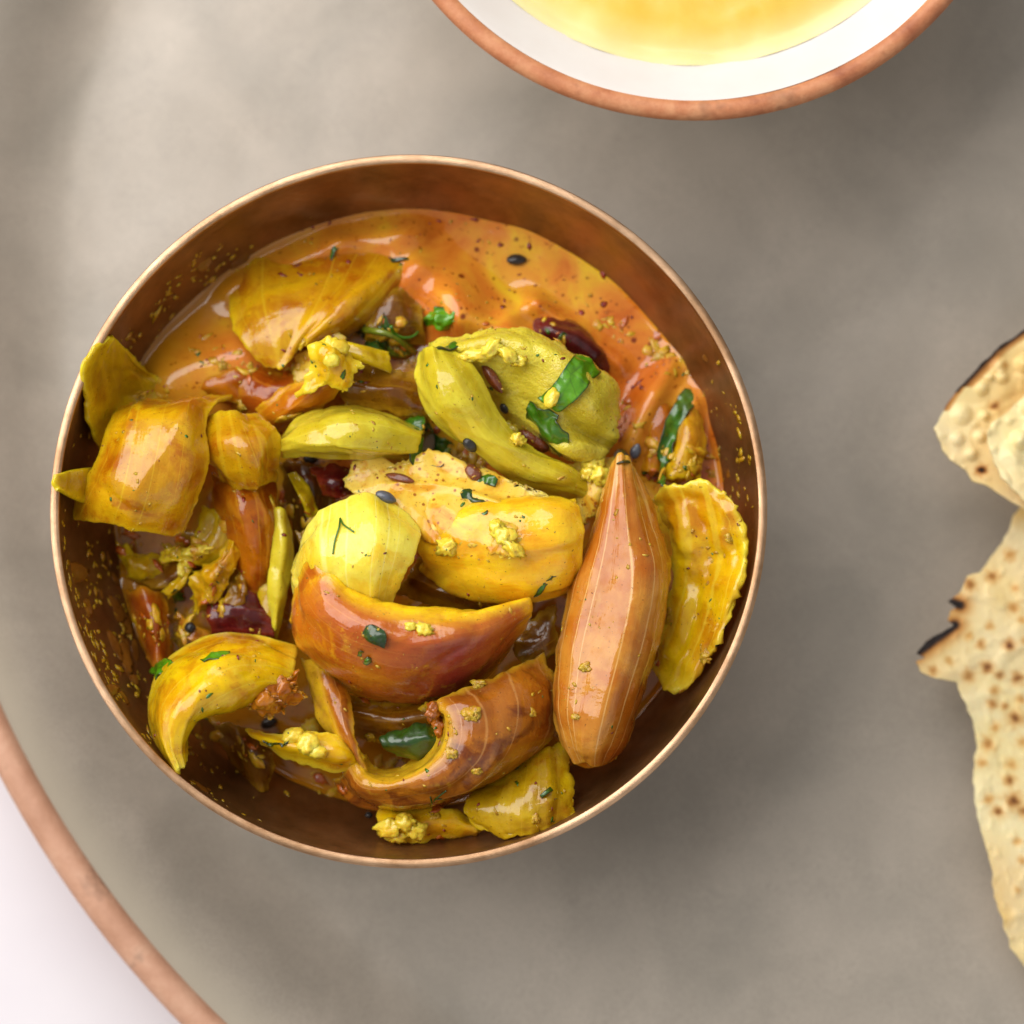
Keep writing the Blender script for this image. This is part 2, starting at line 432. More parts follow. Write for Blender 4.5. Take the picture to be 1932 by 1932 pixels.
def frame(n, ang):
    z = n.normalized(); x = Vector((math.cos(ang), math.sin(ang), 0)); x = (x - z * x.dot(z)).normalized(); y = z.cross(x)
    return x, y, z

def blob_geo(c, n, ang, rx, ry, rz, level=3, rough=0.25, f=1.6, seed=0):
    V, F = ico(level); x, y, z = frame(n, ang); so = Vector((seed * 3.1, seed * 1.7, seed * 0.9)); out = []
    for v in V:
        k = 1 + rough * noise.noise(v * f + so) + rough * 0.6 * noise.noise(v * f * 2.6 + so)
        out.append(c + x * (v.x * rx * k) + y * (v.y * ry * k) + z * (v.z * rz * k))
    return out, F

def lumps(name, spots, mat, label, cat, group=None, level=3, rough=0.65, sink=0.45, track_it=True, f=2.3):
    """one crumbly lump made of a few merged lobes sitting on the food"""
    VV, FF = [], []
    for k, (x, y, rx, ry, rz, ang) in enumerate(spots):
        h, n = drop(x, y); n = (n + Vector((0, 0, 1))).normalized()
        v, f_ = blob_geo(h + n * rz * (1 - sink), n, math.radians(ang), rx, ry, rz, level, rough, f, k + x * 0.1)
        b = len(VV); VV += v; FF += [tuple(i + b for i in q) for q in f_]
    o = link_mesh(name, VV, FF, mat, uvs=[(v.x, v.y) for v in VV])
    if track_it: track(VV, FF)
    return tag(o, label, cat, group)

def tube(name, pts, r0, r1, mat, seg=8, steps=24, label=None, cat=None, group=None, parent=None, lift=None):
    if lift is not None: W = [drop(x, y)[0] + Vector((0, 0, lift + (z[0] if z else 0))) for x, y, *z in pts]
    else: W = [P(*p) for p in pts]
    VV, FF = [], []
    C = [spline(W, k / steps) for k in range(steps + 1)]
    for k, c in enumerate(C):
        d = (C[min(k + 1, steps)] - C[max(k - 1, 0)]).normalized()
        a = d.cross(Vector((0, 0, 1)));  a = a.normalized() if a.length > 1e-4 else Vector((1, 0, 0)); b = a.cross(d)
        r = r0 + (r1 - r0) * k / steps
        for q in range(seg):
            th = 2 * math.pi * q / seg; VV.append(c + (a * math.cos(th) + b * math.sin(th)) * r)
    for k in range(steps):
        for q in range(seg):
            FF.append((k * seg + q, k * seg + (q + 1) % seg, (k + 1) * seg + (q + 1) % seg, (k + 1) * seg + q))
    FF.append(tuple(range(seg))[::-1]); FF.append(tuple(steps * seg + q for q in range(seg)))
    o = link_mesh(name, VV, FF, mat, parent, uvs=[(v.x, v.y) for v in VV], origin=None)
    if label: tag(o, label, cat, group)
    return o

def lathe(name, prof, mat, centre, parent=None, seg=160, attrs=None, wob=0.0, closed=False):
    VV, FF, UV = [], [], []
    n = len(prof); A = {k: [] for k in (attrs or {})}
    for k in range(seg):
        th = 2 * math.pi * k / seg; c, s = math.cos(th), math.sin(th)
        for i, (r, z) in enumerate(prof):
            d = wob * noise.noise(Vector((c * 1.5, s * 1.5, 3.3)))
            VV.append(centre + Vector((c * (r + d * min(1, r)), s * (r + d * min(1, r)), z)))
            UV.append((th * 3, i * 9.0 + r * 30))
            for q in A: A[q].append(attrs[q](r, z))
    for k in range(seg):
        k2 = (k + 1) % seg
        for i in range(n - 1): FF.append((k * n + i, k2 * n + i, k2 * n + i + 1, k * n + i + 1))
        if closed: FF.append((k * n + n - 1, k2 * n + n - 1, k2 * n, k * n))
    return link_mesh(name, VV, FF, mat, parent, UV, A, origin=Vector((0, 0, 0)) if parent is None else Vector(parent.location) / CM)

def root(name, loc, label, cat):
    o = bpy.data.objects.new(name, None); o.empty_display_size = 0.01; col.objects.link(o); o.location = Vector(loc) * CM
    return tag(o, label, cat)
def under(o, r):
    """parent keeping the world place"""
    o.parent = r; o.location = o.location - r.location if o.location.length > 1e-9 and (o.location - r.location).length > 1e-9 else Vector((0, 0, 0))
    return o

# ------------------------------------------------------------------ the setting
bm = bmesh.new(); bmesh.ops.create_grid(bm, x_segments=8, y_segments=8, size=0.7)
me = bpy.data.meshes.new('tabletop'); bm.to_mesh(me); bm.free(); me.materials.append(MAT['table'])
o = bpy.data.objects.new('tabletop', me); col.objects.link(o); o.location = (0.05, 0, -0.006); o['kind'] = 'structure'

# ------------------------------------------------------------------ plate
pc = P(1756, 513, 1.3); pc.z = 0
plate = root('plate', pc, 'large stone grey glazed dinner plate with a bare clay rim', 'plate')
prof = [(0, 0)] + [(r * 0.5, 0) for r in range(1, 26)] + [(13.0, 0.01), (13.25, 0.06), (13.5, 0.17), (13.75, 0.33), (14.0, 0.53), (14.27, 0.75), (14.55, 0.95), (14.85, 1.10), (15.05, 1.19), (15.2, 1.24)]
VV, FF, LP = [], [], []
seg = 220
for k in range(seg):
    th = 2 * math.pi * k / seg
    for r, z in prof:
        p = Vector((math.cos(th) * r, math.sin(th) * r, 0))
        p.z = z + 0.05 * noise.noise(p * 0.45) * min(1, max(0, (15.2 - r) / 2)) - 0.02
        VV.append(pc + p); LP.append(max(0, min(1, (r - 14.5) / 0.6)))
n = len(prof)
for k in range(seg):
    for i in range(n - 1): FF.append((k * n + i, ((k + 1) % seg) * n + i, ((k + 1) % seg) * n + i + 1, k * n + i + 1))
link_mesh('glazed_dish', VV, FF, 'plate', plate, attrs={'lip': LP}, origin=pc)
lathe('clay_rim', [(15.17, 1.2), (15.24, 1.33), (15.36, 1.38), (15.50, 1.36), (15.62, 1.28), (15.66, 1.12), (15.6, 0.8), (15.2, 0.3), (14.4, -0.1), (13.6, -0.35), (12.2, -0.45), (11.9, -0.6), (11.4, -0.6), (11.2, -0.4), (0.01, -0.35)],
      'clay', pc, plate, seg=220)
for ob_ in plate.children: ob_.location = (0, 0, 0)

# ------------------------------------------------------------------ bronze bowl
R0, DEP = 4.9, 3.88
def rin(z):
    d = min(1, max(0, (4.0 - z) / DEP)); return R0 * math.sqrt(max(0, 1 - d * d))
bowl = root('bronze_bowl', (0, 0, 0), 'round bronze bowl with thin polished rim, full of onion curry', 'bowl')
inner = [(R0 * math.cos(a), 4.0 - DEP * math.sin(a)) for a in [math.pi / 2 * k / 40 for k in range(41)]]
outer = [(0.01, 0.0), (1.6, 0.0), (2.2, 0.08)] + [((R0 + 0.09) * math.cos(a), 4.0 - (DEP + 0.09) * math.sin(a)) for a in [math.pi / 2 * (0.72 - 0.72 * k / 30) for k in range(31)]]
lathe('bowl_wall', list(reversed(inner)) + [(R0 + 0.09, 4.0)], 'bronze', Vector((0, 0, 0)), bowl, seg=200, wob=0.012)
lathe('bowl_outside', outer[:-1] + [(R0 + 0.09, 3.985)], 'bronze', Vector((0, 0, 0)), bowl, seg=200)
lathe('bowl_rim', [(R0 - 0.012, 3.98), (R0 - 0.012, 4.036), (R0 - 0.002, 4.048), (R0 + 0.05, 4.052), (R0 + 0.098, 4.048), (R0 + 0.112, 4.034), (R0 + 0.114, 3.97)],
      'bronze_rim', Vector((0, 0, 0)), bowl, seg=260, wob=0.012)
for ob_ in bowl.children: ob_.location = (0, 0, 0)

# ------------------------------------------------------------------ gravy in the bowl
BUMPS = []
def hill(x0, y0, x1, y1, wid, h, z=2.5):
    BUMPS.append((P(x0, y0, z), P(x1, y1, z), wid, h))
hill(440, 548, 640, 466, 0.2, 0.16); hill(640, 466, 780, 440, 0.22, 0.16)
hill(760, 490, 860, 580, 0.42, 0.26); hill(860, 580, 1000, 660, 0.42, 0.30); hill(960, 600, 1010, 580, 0.15, 0.15)
hill(1010, 575, 1170, 690, 0.14, 0.22); hill(740, 570, 790, 510, 0.18, 0.15)
hill(1190, 830, 1265, 690, 0.18, 0.18); hill(330, 720, 460, 680, 0.45, 0.3); hill(1180, 860, 1230, 760, 0.35, 0.25)
hill(1265, 860, 1310, 760, 0.2, 0.25); hill(250, 1100, 275, 1240, 0.22, 0.22); hill(870, 620, 960, 640, 0.2, 0.2)
def sauce_z(x, y):
    base = 2.36 + 0.30 * max(-1.6, min(0.3, (y + 0.35 * x) / 2.2))
    z = base
    for a, b, wd, h in BUMPS:
        ab = (b - a).xy; p = Vector((x, y)) - a.xy; t_ = max(0, min(1, p.dot(ab) / max(1e-6, ab.dot(ab))))
        d = (p - ab * t_).length; z += h * math.exp(-(d / wd) ** 2)
    z += 0.035 * noise.noise(Vector((x * 1.3, y * 1.3, 5))) + 0.015 * noise.noise(Vector((x * 3.3, y * 3.3, 2)))
    return z
VV, FF, TH = [], [], []
NA, NR = 240, 90
for k in range(NA):
    th = 2 * math.pi * k / NA; c, s = math.cos(th), math.sin(th); re = 4.4
    for _ in range(12): re = 0.5 * re + 0.5 * (rin(sauce_z(re * c, re * s) + 0.02) + 0.012)
    for i in range(NR + 1):
        r = re * (i / NR); z = sauce_z(r * c, r * s)
        edge = max(0, 1 - (re - r) / 0.10); z += 0.05 * edge ** 2
        VV.append(Vector((r * c, r * s, z)))
        wl = max(0, min(1, (1.2 - r * s * 0.55 - re + 4.2) )) if False else 0
        sw = max(0, -(c * 0.95 - s * 0.25)); lw = max(0, min(1, (-(r * s) - 0.2) / 1.6))
        TH.append(max(min(1, sw * max(0, 1 - (re - r) / 0.9) * 1.2), lw * 0.75))
for k in range(NA):
    for i in range(NR): FF.append((k * (NR + 1) + i, ((k + 1) % NA) * (NR + 1) + i, ((k + 1) % NA) * (NR + 1) + i + 1, k * (NR + 1) + i + 1))
gravy = link_mesh('curry_gravy', VV, FF, 'sauce', None, [(v.x, v.y) for v in VV], {'thin': TH})
tag(gravy, 'glossy orange spiced gravy pooled in the bronze bowl', 'gravy'); track(VV, FF)

# ------------------------------------------------------------------ onion pieces
GP = 'cooked onion pieces in the bronze bowl'
def onion(rows, mat, label, name='onion_petal', cat='onion piece', **k):
    return tag(sheet(name, rows, mat, **k), label, cat, GP)

# half-sunk pieces first
onion([[(240,1110,2.3),(262,1180,2.4),(280,1250,2.4)],[(270,1105,2.6),(290,1180,2.8),(300,1260,2.7)],[(310,1120,2.4),(320,1180,2.5),(320,1250,2.4)]],
      'rust', 'rust orange onion strip sunk by the lower left bowl wall', nu=24, nv=18)
onion([[(985,622,2.35),(1010,592,2.5),(1060,600,2.5),(1110,632,2.45),(1160,682,2.3)],[(1000,650,2.6),(1030,625,2.8),(1070,635,2.8),(1110,660,2.75),(1150,700,2.5)],[(1020,680,2.4),(1050,660,2.6),(1080,665,2.6),(1110,690,2.5),(1140,720,2.4)]],
      'maroon', 'dark maroon onion slice half sunk behind the cut green slice', lump=0.07)
onion([[(780,570,2.3),(815,522,2.45),(860,520,2.4),(910,560,2.3)],[(790,600,2.5),(825,555,2.65),(865,555,2.6),(910,590,2.45)],[(800,640,2.4),(840,600,2.5),(880,600,2.45),(930,620,2.35)]],
      'rust', 'small rust brown onion bit sunk above the crinkled herb leaf', nu=26, nv=20)
onion([[(300,702,2.3),(360,682,2.4),(440,642,2.4),(470,652,2.3)],[(330,720,2.5),(400,715,2.7),(455,700,2.65),(500,690,2.4)],[(380,745,2.4),(430,755,2.6),(490,770,2.55),(560,740,2.4)]],
      'orange', 'smooth orange onion sheet sunk left of the upper petal', nu=30, nv=22)
onion([[(455,640,2.4),(520,700,2.6),(570,700,2.7)],[(448,720,2.65),(510,745,2.85),(560,735,2.85)],[(440,790,2.4),(490,795,2.6),(525,790,2.6)]],
      'rust', 'red orange onion piece below the tip of the upper petal', nu=26, nv=20)
onion([[(700,575,2.6),(745,545,2.7),(790,560,2.5)],[(690,615,2.8),(745,600,2.9),(800,600,2.7)],[(690,650,2.6),(745,650,2.7),(800,650,2.5)]],
      'brown', 'glossy brown onion piece between upper petal and crinkled leaf', nu=24, nv=18)
onion([[(1190,722,2.4),(1220,800,2.6),(1200,880,2.4)],[(1220,712,2.5),(1255,790,2.75),(1235,890,2.6)],[(1265,732,2.4),(1290,800,2.5),(1270,890,2.4)]],
      'orange', 'orange onion strip sunk beside the tip of the large clove', nu=28, nv=20)
onion([[(1272,762,2.4),(1268,830,2.7),(1250,902,2.8)],[(1300,762,2.6),(1300,830,2.9),(1280,905,2.9)],[(1325,772,2.5),(1336,840,2.7),(1320,900,2.8)]],
      'amber', 'narrow amber onion strip standing at the right bowl wall', nu=28, nv=18)
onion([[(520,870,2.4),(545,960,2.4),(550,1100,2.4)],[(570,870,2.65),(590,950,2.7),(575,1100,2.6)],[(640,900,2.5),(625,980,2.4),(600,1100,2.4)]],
      'dark', 'onion filler coloured dark for the deep gap between folded petal and pale shallot', nu=30, nv=22, lump=0.09)  # fills the deep gap, with the gap's shade put into its colour
onion([[(585,885,2.8),(630,878,2.95),(668,885,2.9)],[(596,905,2.95),(635,910,3.1),(664,905,3.0)],[(612,928,2.8),(640,932,2.95),(658,925,2.9)]],
      'maroon', 'dark purple onion end beside the creamy gravy', nu=22, nv=16, lump=0.05)
onion([[(400,1120,2.5),(450,1108,2.6),(510,1120,2.5)],[(392,1160,2.65),(450,1155,2.75),(515,1160,2.65)],[(398,1200,2.5),(455,1205,2.6),(522,1205,2.6)]],
      'maroon', 'dark red onion piece above the yellow dome', nu=24, nv=18)
onion([[(400,1360,2.1),(430,1420,2.2),(458,1485,2.1)],[(450,1370,2.5),(480,1430,2.6),(492,1495,2.4)],[(500,1400,2.3),(522,1440,2.45),(500,1500,2.3)]],
      'brown', 'dull brown onion flap hanging under the yellow dome', nu=26, nv=18)
onion([[(340,1000,2.7),(310,1060,2.4),(240,1090,2.3)],[(400,1005,2.8),(360,1055,2.65),(300,1110,2.45)],[(450,990,2.7),(410,1060,2.5),(370,1110,2.4)]],
      'brown', 'brown translucent onion piece under the large orange petal', nu=26, nv=18)
onion([[(380,960,2.8),(365,1020,2.8),(335,1040,2.6)],[(415,965,2.9),(400,1030,2.9),(360,1065,2.7)],[(450,960,2.8),(440,1020,2.8),(420,1060,2.6)]],
      'olive', 'olive onion strip between large orange petal and folded flap', nu=24, nv=16)
onion([[(350,1130,2.5),(368,1080,2.8),(398,1040,2.9),(425,1005,2.85)],[(368,1166,2.6),(395,1110,3.05),(420,1065,3.15),(445,1020,3.0)],[(392,1160,2.45),(422,1120,2.75),(440,1085,2.85),(456,1050,2.75)]],
      'amber', 'ragged frayed onion shred standing left of the dark red piece', crumple=0.12, rag=0.09, lump=0.06)
onion([[(515,950,2.9),(515,1020,2.95),(506,1090,2.85),(508,1180,2.6)],[(530,960,3.05),(535,1030,3.1),(528,1100,2.95),(520,1188,2.7)],[(542,980,2.85),(548,1040,2.85),(542,1110,2.75),(530,1180,2.5)]],
      'lime', 'thin pale green onion strip standing left of the pale shallot', nu=40, nv=14, t=0.1)
onion([[(490,1060,2.5),(485,1120,2.6),(470,1180,2.5)],[(515,1080,2.6),(510,1130,2.7),(500,1195,2.6)],[(535,1100,2.5),(535,1150,2.6),(525,1200,2.5)]],
      'olive', 'short olive onion strip above the right end of the yellow dome', nu=24, nv=14, t=0.1)
onion([[(960,1190,2.8),(1010,1160,2.9),(1050,1130,2.9)],[(970,1235,2.9),(1020,1205,3.05),(1055,1180,3.0)],[(1000,1275,2.8),(1040,1245,2.9),(1055,1230,2.9)]],
      'brown', 'brown onion layer between crescent shallot and large clove', nu=26, nv=18)
onion([[(1048,1390,2.8),(1090,1447,3.0),(1150,1436,3.0),(1196,1362,2.8)],[(1060,1370,2.9),(1095,1420,3.2),(1145,1410,3.2),(1185,1340,2.9)]],
      'rust', 'red brown onion end peeping out under the large clove', nu=34, nv=14, t=0.14)

# frayed shreds low on the left
for rows, m, lb in [
  ([[(215,1020,2.3),(260,1040,2.4),(310,1050,2.35)],[(220,1050,2.4),(265,1068,2.55),(315,1075,2.4)],[(230,1080,2.3),(270,1095,2.4),(312,1098,2.3)]],'olive','flat olive onion shred low under the large amber petal'),
  ([[(300,1040,2.6),(330,1028,2.75),(375,1030,2.7)],[(305,1062,2.65),(335,1055,2.85),(372,1050,2.75)]],'yellow','frayed yellow onion fibre under the large amber petal'),
  ([[(300,1120,2.5),(330,1090,2.65),(350,1060,2.7)],[(318,1130,2.5),(345,1105,2.7),(362,1075,2.7)]],'amber','short amber onion shred left of the frayed one'),
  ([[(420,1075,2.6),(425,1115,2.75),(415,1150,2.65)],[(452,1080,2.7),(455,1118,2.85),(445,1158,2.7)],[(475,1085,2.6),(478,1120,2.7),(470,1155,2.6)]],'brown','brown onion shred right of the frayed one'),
  ([[(330,1150,2.4),(360,1175,2.5),(395,1190,2.45)],[(320,1185,2.4),(350,1205,2.5),(380,1215,2.45)]],'rust','rust onion shred above the left end of the dome'),
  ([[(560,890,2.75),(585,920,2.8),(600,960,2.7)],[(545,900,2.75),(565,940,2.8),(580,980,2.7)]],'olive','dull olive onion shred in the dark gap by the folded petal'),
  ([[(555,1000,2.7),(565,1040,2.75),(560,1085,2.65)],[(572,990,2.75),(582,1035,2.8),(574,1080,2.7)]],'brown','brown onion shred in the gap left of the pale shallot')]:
    onion(rows, m, lb, nu=26, nv=18, rag=0.1, crumple=0.1, lump=0.05)
# left group
onion([[(190,850,2.9),(160,780,3.6),(150,700,4.1),(175,655,4.1),(206,633,3.95)],[(215,840,2.7),(195,775,3.2),(185,710,3.6),(195,665,3.8),(209,634,3.85)],[(260,830,2.5),(240,770,2.75),(225,715,3.1),(218,670,3.5),(214,637,3.75)],[(320,820,2.4),(300,770,2.5),(275,725,2.7),(250,690,3.0),(228,650,3.5)],[(390,800,2.3),(360,765,2.4),(325,738,2.5),(285,708,2.65),(245,668,3.2)]],
      'olive', 'olive cupped onion petal leaning on the left bowl rim', edge_w=0.24)
onion([[(104,895,4.14),(140,885,3.75),(190,880,3.0)],[(103,912,4.16),(140,915,3.75),(190,920,3.0)],[(111,925,4.12),(145,945,3.6),(190,960,3.0)]],
      'olive', 'small olive onion tip lying on the far left rim', nu=26, nv=16)
onion([[(215,772,2.8),(206,795,3.35),(187,860,3.55),(158,920,3.35),(132,983,3.0)],[(265,763,2.9),(250,788,3.75),(232,868,4.05),(215,930,3.98),(196,985,3.55)],[(320,756,2.95),(305,780,3.9),(292,866,4.22),(278,940,4.15),(262,1002,3.7)],[(380,751,2.9),(360,778,3.85),(352,866,4.15),(340,940,4.05),(318,1012,3.6)],[(440,747,2.7),(392,780,3.5),(388,866,3.75),(378,930,3.6),(348,1003,3.2)]],
      'amber', 'large glossy amber onion petal with pale veins bent over at top', rag=0.04, lump=0.02)
onion([[(400,890,2.8),(412,960,2.85),(436,1030,2.75),(472,1112,2.45)],[(440,905,3.15),(455,970,3.3),(470,1040,3.1),(482,1120,2.55)],[(480,920,3.15),(495,980,3.2),(500,1050,3.0),(488,1113,2.55)],[(516,895,2.8),(521,970,2.9),(518,1060,2.65),(496,1100,2.45)]],
      'orange', 'pointed orange flap hanging below the folded yellow orange petal', edge_w=0.08)
onion([[(374,785,3.2),(378,830,3.45),(395,872,3.35),(425,908,3.0)],[(415,777,3.4),(425,830,3.9),(440,882,3.7),(458,922,3.25)],[(455,777,3.4),(475,825,3.95),(490,876,3.85),(492,918,3.35)],[(487,779,3.2),(518,815,3.5),(531,860,3.4),(516,905,3.05)]],
      'amber', 'folded yellow orange onion petal right of the large veined petal')
# top group
onion([[(427,532,2.4),(438,610,2.85),(462,655,3.0),(503,690,2.95)],[(500,480,2.35),(492,560,2.85),(503,630,3.15),(519,697,3.05)],[(600,450,2.35),(580,540,2.85),(556,620,3.2),(532,699,3.1)],[(700,440,2.35),(655,530,2.9),(606,600,3.25),(560,660,3.15)],[(768,462,2.45),(705,540,3.0),(645,598,3.3),(572,645,3.2)],[(786,487,2.6),(722,575,2.75),(664,617,2.9),(594,643,2.9)],[(778,500,2.3),(716,590,2.35),(658,630,2.5),(598,655,2.6)]],
      'amber', 'broad translucent onion petal at the top, its front edge folded under', nv=46, lump=0.02, rag=0.04)
onion([[(650,655,3.0),(700,685,3.05),(750,698,3.05),(800,705,2.95)],[(640,708,3.15),(690,730,3.25),(750,742,3.25),(812,760,3.1)],[(648,768,2.95),(700,775,3.05),(760,785,3.05),(818,805,2.95)]],
      'brown', 'dark olive brown onion layer behind the shiny green crescent')
onion([[(640,642,3.3),(690,652,3.35),(740,665,3.15)],[(652,672,3.4),(695,688,3.4),(735,705,3.1)]],
      'olive', 'short crumb covered onion stub left of the capsule like green pod', nu=26, nv=16, t=0.16, lump=0.06)
onion([[(480,778,2.8),(520,735,3.05),(575,712,3.15),(590,670,3.45),(610,645,3.5)],[(490,805,2.7),(540,775,3.15),(590,745,3.4),(625,700,3.65),(645,650,3.55)],[(515,822,2.5),(570,795,2.85),(620,765,3.15),(655,715,3.5),(681,690,3.45)]],
      'orange', 'leaning orange onion petal above the shiny green crescent')
onion([[(559,749,3.5),(578,705,3.68),(585,660,3.8),(600,642,3.8)],[(600,733,3.65),(615,705,3.8),(620,670,3.9),(630,645,3.8)],[(635,742,3.6),(645,720,3.78),(650,690,3.85),(650,665,3.65)],[(640,750,3.5),(662,725,3.68),(676,700,3.7),(682,688,3.65)]],
      'yellow', 'torn yellow onion petal coated with curd and a herb bit', crumple=0.05, rag=0.1, edge_w=0.2)
onion([[(528,842,3.1),(565,795,3.15),(630,768,3.15),(710,772,3.05),(802,815,2.95)],[(526,846,3.35),(572,813,3.78),(640,789,3.95),(712,793,3.85),(797,823,3.42)],[(526,849,3.4),(583,836,3.88),(645,826,4.1),(712,829,4.0),(790,840,3.5)],[(530,852,3.35),(590,849,3.75),(650,848,3.9),(712,851,3.8),(785,850,3.4)],[(535,856,3.1),(590,858,3.3),(650,862,3.4),(712,866,3.3),(770,863,3.1)]],
      'lime', 'shiny yellow green onion crescent lying above the creamy gravy', rag=0.035, lump=0.03, rib=0.045, name='onion_crescent')
onion([[(815,655,3.2),(870,632,3.4),(930,625,3.5),(1010,635,3.5),(1090,672,3.4),(1143,722,3.2),(1167,780,3.0)],[(830,665,3.45),(880,648,3.75),(940,643,3.85),(1010,653,3.9),(1078,693,3.85),(1128,743,3.7),(1162,800,3.3)],[(850,690,3.35),(900,682,3.55),(950,680,3.65),(1000,690,3.75),(1055,730,3.8),(1105,775,3.7),(1168,825,3.2)],[(880,725,3.05),(920,722,3.2),(960,730,3.35),(1005,750,3.5),(1050,785,3.62),(1095,815,3.3),(1157,846,2.95)],[(905,762,2.85),(940,772,2.95),(975,785,3.05),(1015,805,3.25),(1050,830,3.4),(1085,848,3.45),(1130,860,3.15)],[(940,802,2.65),(970,812,2.75),(1000,827,2.85),(1030,847,2.95),(1055,860,3.0),(1080,867,2.9),(1102,870,2.7)]],
      'limecut', 'thick yellow green onion slice with granular cut face under the green leaf', nu=64, nv=44, rib=0.06, ribf=3.0, name='onion_slice', t=0.16)
onion([[(790,662,3.45),(784,705,3.55),(795,765,3.45),(835,813,3.35),(890,850,3.3),(960,902,3.15),(1040,937,3.05),(1110,948,2.95)],[(803,654,3.75),(813,710,4.0),(838,765,4.0),(875,812,3.8),(925,850,3.7),(990,895,3.5),(1055,920,3.4),(1120,942,3.1)],[(825,652,3.8),(855,705,4.12),(885,755,4.12),(920,805,3.95),(955,840,3.8),(1010,875,3.6),(1065,900,3.5),(1128,934,3.1)],[(846,658,3.65),(893,690,3.75),(927,740,3.68),(950,787,3.55),(982,827,3.55),(1027,858,3.35),(1082,884,3.25),(1132,925,2.95)]],
      'lime', 'translucent green onion strip narrowing to a stem across the centre', nu=64, rag=0.025, lump=0.025)
# centre
onion([[(760,960,3.2),(850,945,3.45),(950,940,3.55),(1040,942,3.6),(1085,950,3.45)],[(775,1000,3.5),(860,985,3.8),(950,975,3.95),(1052,970,4.0),(1092,972,3.72)],[(785,1035,3.5),(860,1035,3.82),(950,1035,3.98),(1052,1030,4.0),(1096,1030,3.75)],[(800,1058,3.3),(860,1078,3.6),(950,1097,3.75),(1050,1088,3.8),(1094,1072,3.6)],[(790,1062,2.9),(850,1112,3.2),(950,1132,3.25),(1040,1122,3.3),(1089,1092,3.1)]],
      'chunk', 'thick bright yellow onion chunk in the centre under creamy gravy', t=0.2, rag=0.02, name='onion_chunk')
onion([[(790,1050,3.1),(850,1080,3.2),(920,1112,3.2),(1000,1132,3.1)],[(770,1080,2.95),(830,1112,3.15),(900,1137,3.15),(990,1147,2.95)],[(745,1122,2.8),(810,1137,2.95),(880,1152,2.95),(980,1162,2.85)]],
      'brown', 'brown layered onion edge below the yellow chunk', ribf=5, rib=0.07)
cream = sheet('creamy_gravy', [[(662,880,3.25),(700,866,3.35),(760,862,3.4),(830,857,3.4),(890,872,3.4),(950,902,3.5),(1012,937,3.6)],[(655,905,3.25),(710,900,3.45),(770,900,3.5),(840,900,3.52),(900,912,3.6),(960,937,3.72),(1042,952,3.75)],[(672,930,3.4),(730,932,3.6),(790,942,3.62),(850,945,3.72),(910,955,3.85),(970,967,3.95),(1062,962,3.95)],[(715,945,3.5),(760,967,3.7),(810,985,3.77),(860,985,3.9),(910,985,4.02),(960,1000,4.12),(992,1012,4.12)],[(768,977,3.5),(800,1007,3.65),(830,1027,3.8),(870,1032,3.95),(905,1032,4.05),(940,1042,4.12),(972,1052,4.12)]],
      'cream', nu=60, nv=40, t=0.1, lump=0.04, rag=0.14, lumpf=1.4)
tag(cream, 'pool of pale yellow creamy gravy in the middle of the bowl', 'gravy')
cr2 = sheet('creamy_gravy', [[(1062,880,2.9),(1095,868,3.0),(1130,862,3.05),(1165,872,2.95)],[(1075,905,3.0),(1105,895,3.15),(1135,892,3.2),(1160,900,3.1)],[(1090,940,3.05),(1112,930,3.2),(1132,925,3.25),(1150,930,3.1)],[(1095,990,3.0),(1112,975,3.1),(1125,965,3.15),(1138,962,3.05)]], 'cream', nu=30, nv=26, t=0.08, lump=0.04, rag=0.12)
tag(cr2, 'small smear of yellow creamy gravy left of the large clove tip', 'gravy')
cr3 = sheet('creamy_gravy', [[(575,652,2.9),(610,640,3.05),(650,638,3.1)],[(560,700,2.85),(600,690,3.0),(640,680,3.05)],[(545,760,2.75),(580,745,2.85),(610,735,2.9)]], 'cream', nu=26, nv=22, t=0.06, lump=0.03, rag=0.12)
tag(cr3, 'orange yellow creamy gravy smear below the front edge of the top petal', 'gravy')
onion([[(572,1030,3.3),(560,1065,3.2),(556,1100,3.05),(560,1135,2.9)],[(592,985,3.7),(583,1040,3.9),(584,1095,3.8),(600,1150,3.4)],[(635,948,3.85),(632,1010,4.25),(634,1080,4.25),(650,1152,3.7)],[(688,931,3.85),(692,1000,4.35),(684,1075,4.38),(690,1154,3.8)],[(738,952,3.75),(742,1010,4.3),(728,1080,4.3),(716,1152,3.8)],[(793,1003,3.7),(782,1040,4.1),(760,1090,4.1),(737,1146,3.75)]],
      'pale', 'pale yellow shallot wedge in the middle of the bowl', name='shallot_wedge', rag=0.03, lump=0.02, nv=40, t=0.12)
onion([[(602,1062,3.75),(640,1095,3.8),(690,1130,3.8),(740,1146,3.85),(810,1155,3.85),(900,1154,3.8),(990,1140,3.55)],[(592,1047,4.0),(627,1085,4.25),(680,1128,4.3),(740,1152,4.35),(815,1163,4.35),(905,1157,4.25),(1001,1130,3.8)],[(570,1070,3.9),(595,1122,4.2),(655,1177,4.45),(735,1207,4.5),(820,1212,4.5),(910,1197,4.3),(1004,1147,3.75)],[(558,1100,3.6),(575,1167,3.9),(640,1227,4.2),(730,1257,4.25),(820,1262,4.2),(905,1237,4.0),(999,1162,3.6)],[(552,1135,3.2),(565,1207,3.4),(635,1267,3.6),(730,1302,3.6),(820,1305,3.55),(895,1277,3.4),(986,1187,3.3)],[(555,1165,2.9),(580,1232,2.9),(650,1290,2.9),(735,1320,2.9),(820,1320,2.9),(890,1295,2.9),(971,1212,2.9)]],
      'rose', 'orange pink shallot crescent curving across the front centre', name='shallot_crescent', rag=0.02, lump=0.025, nu=60, nv=44, edge_w=0.22)
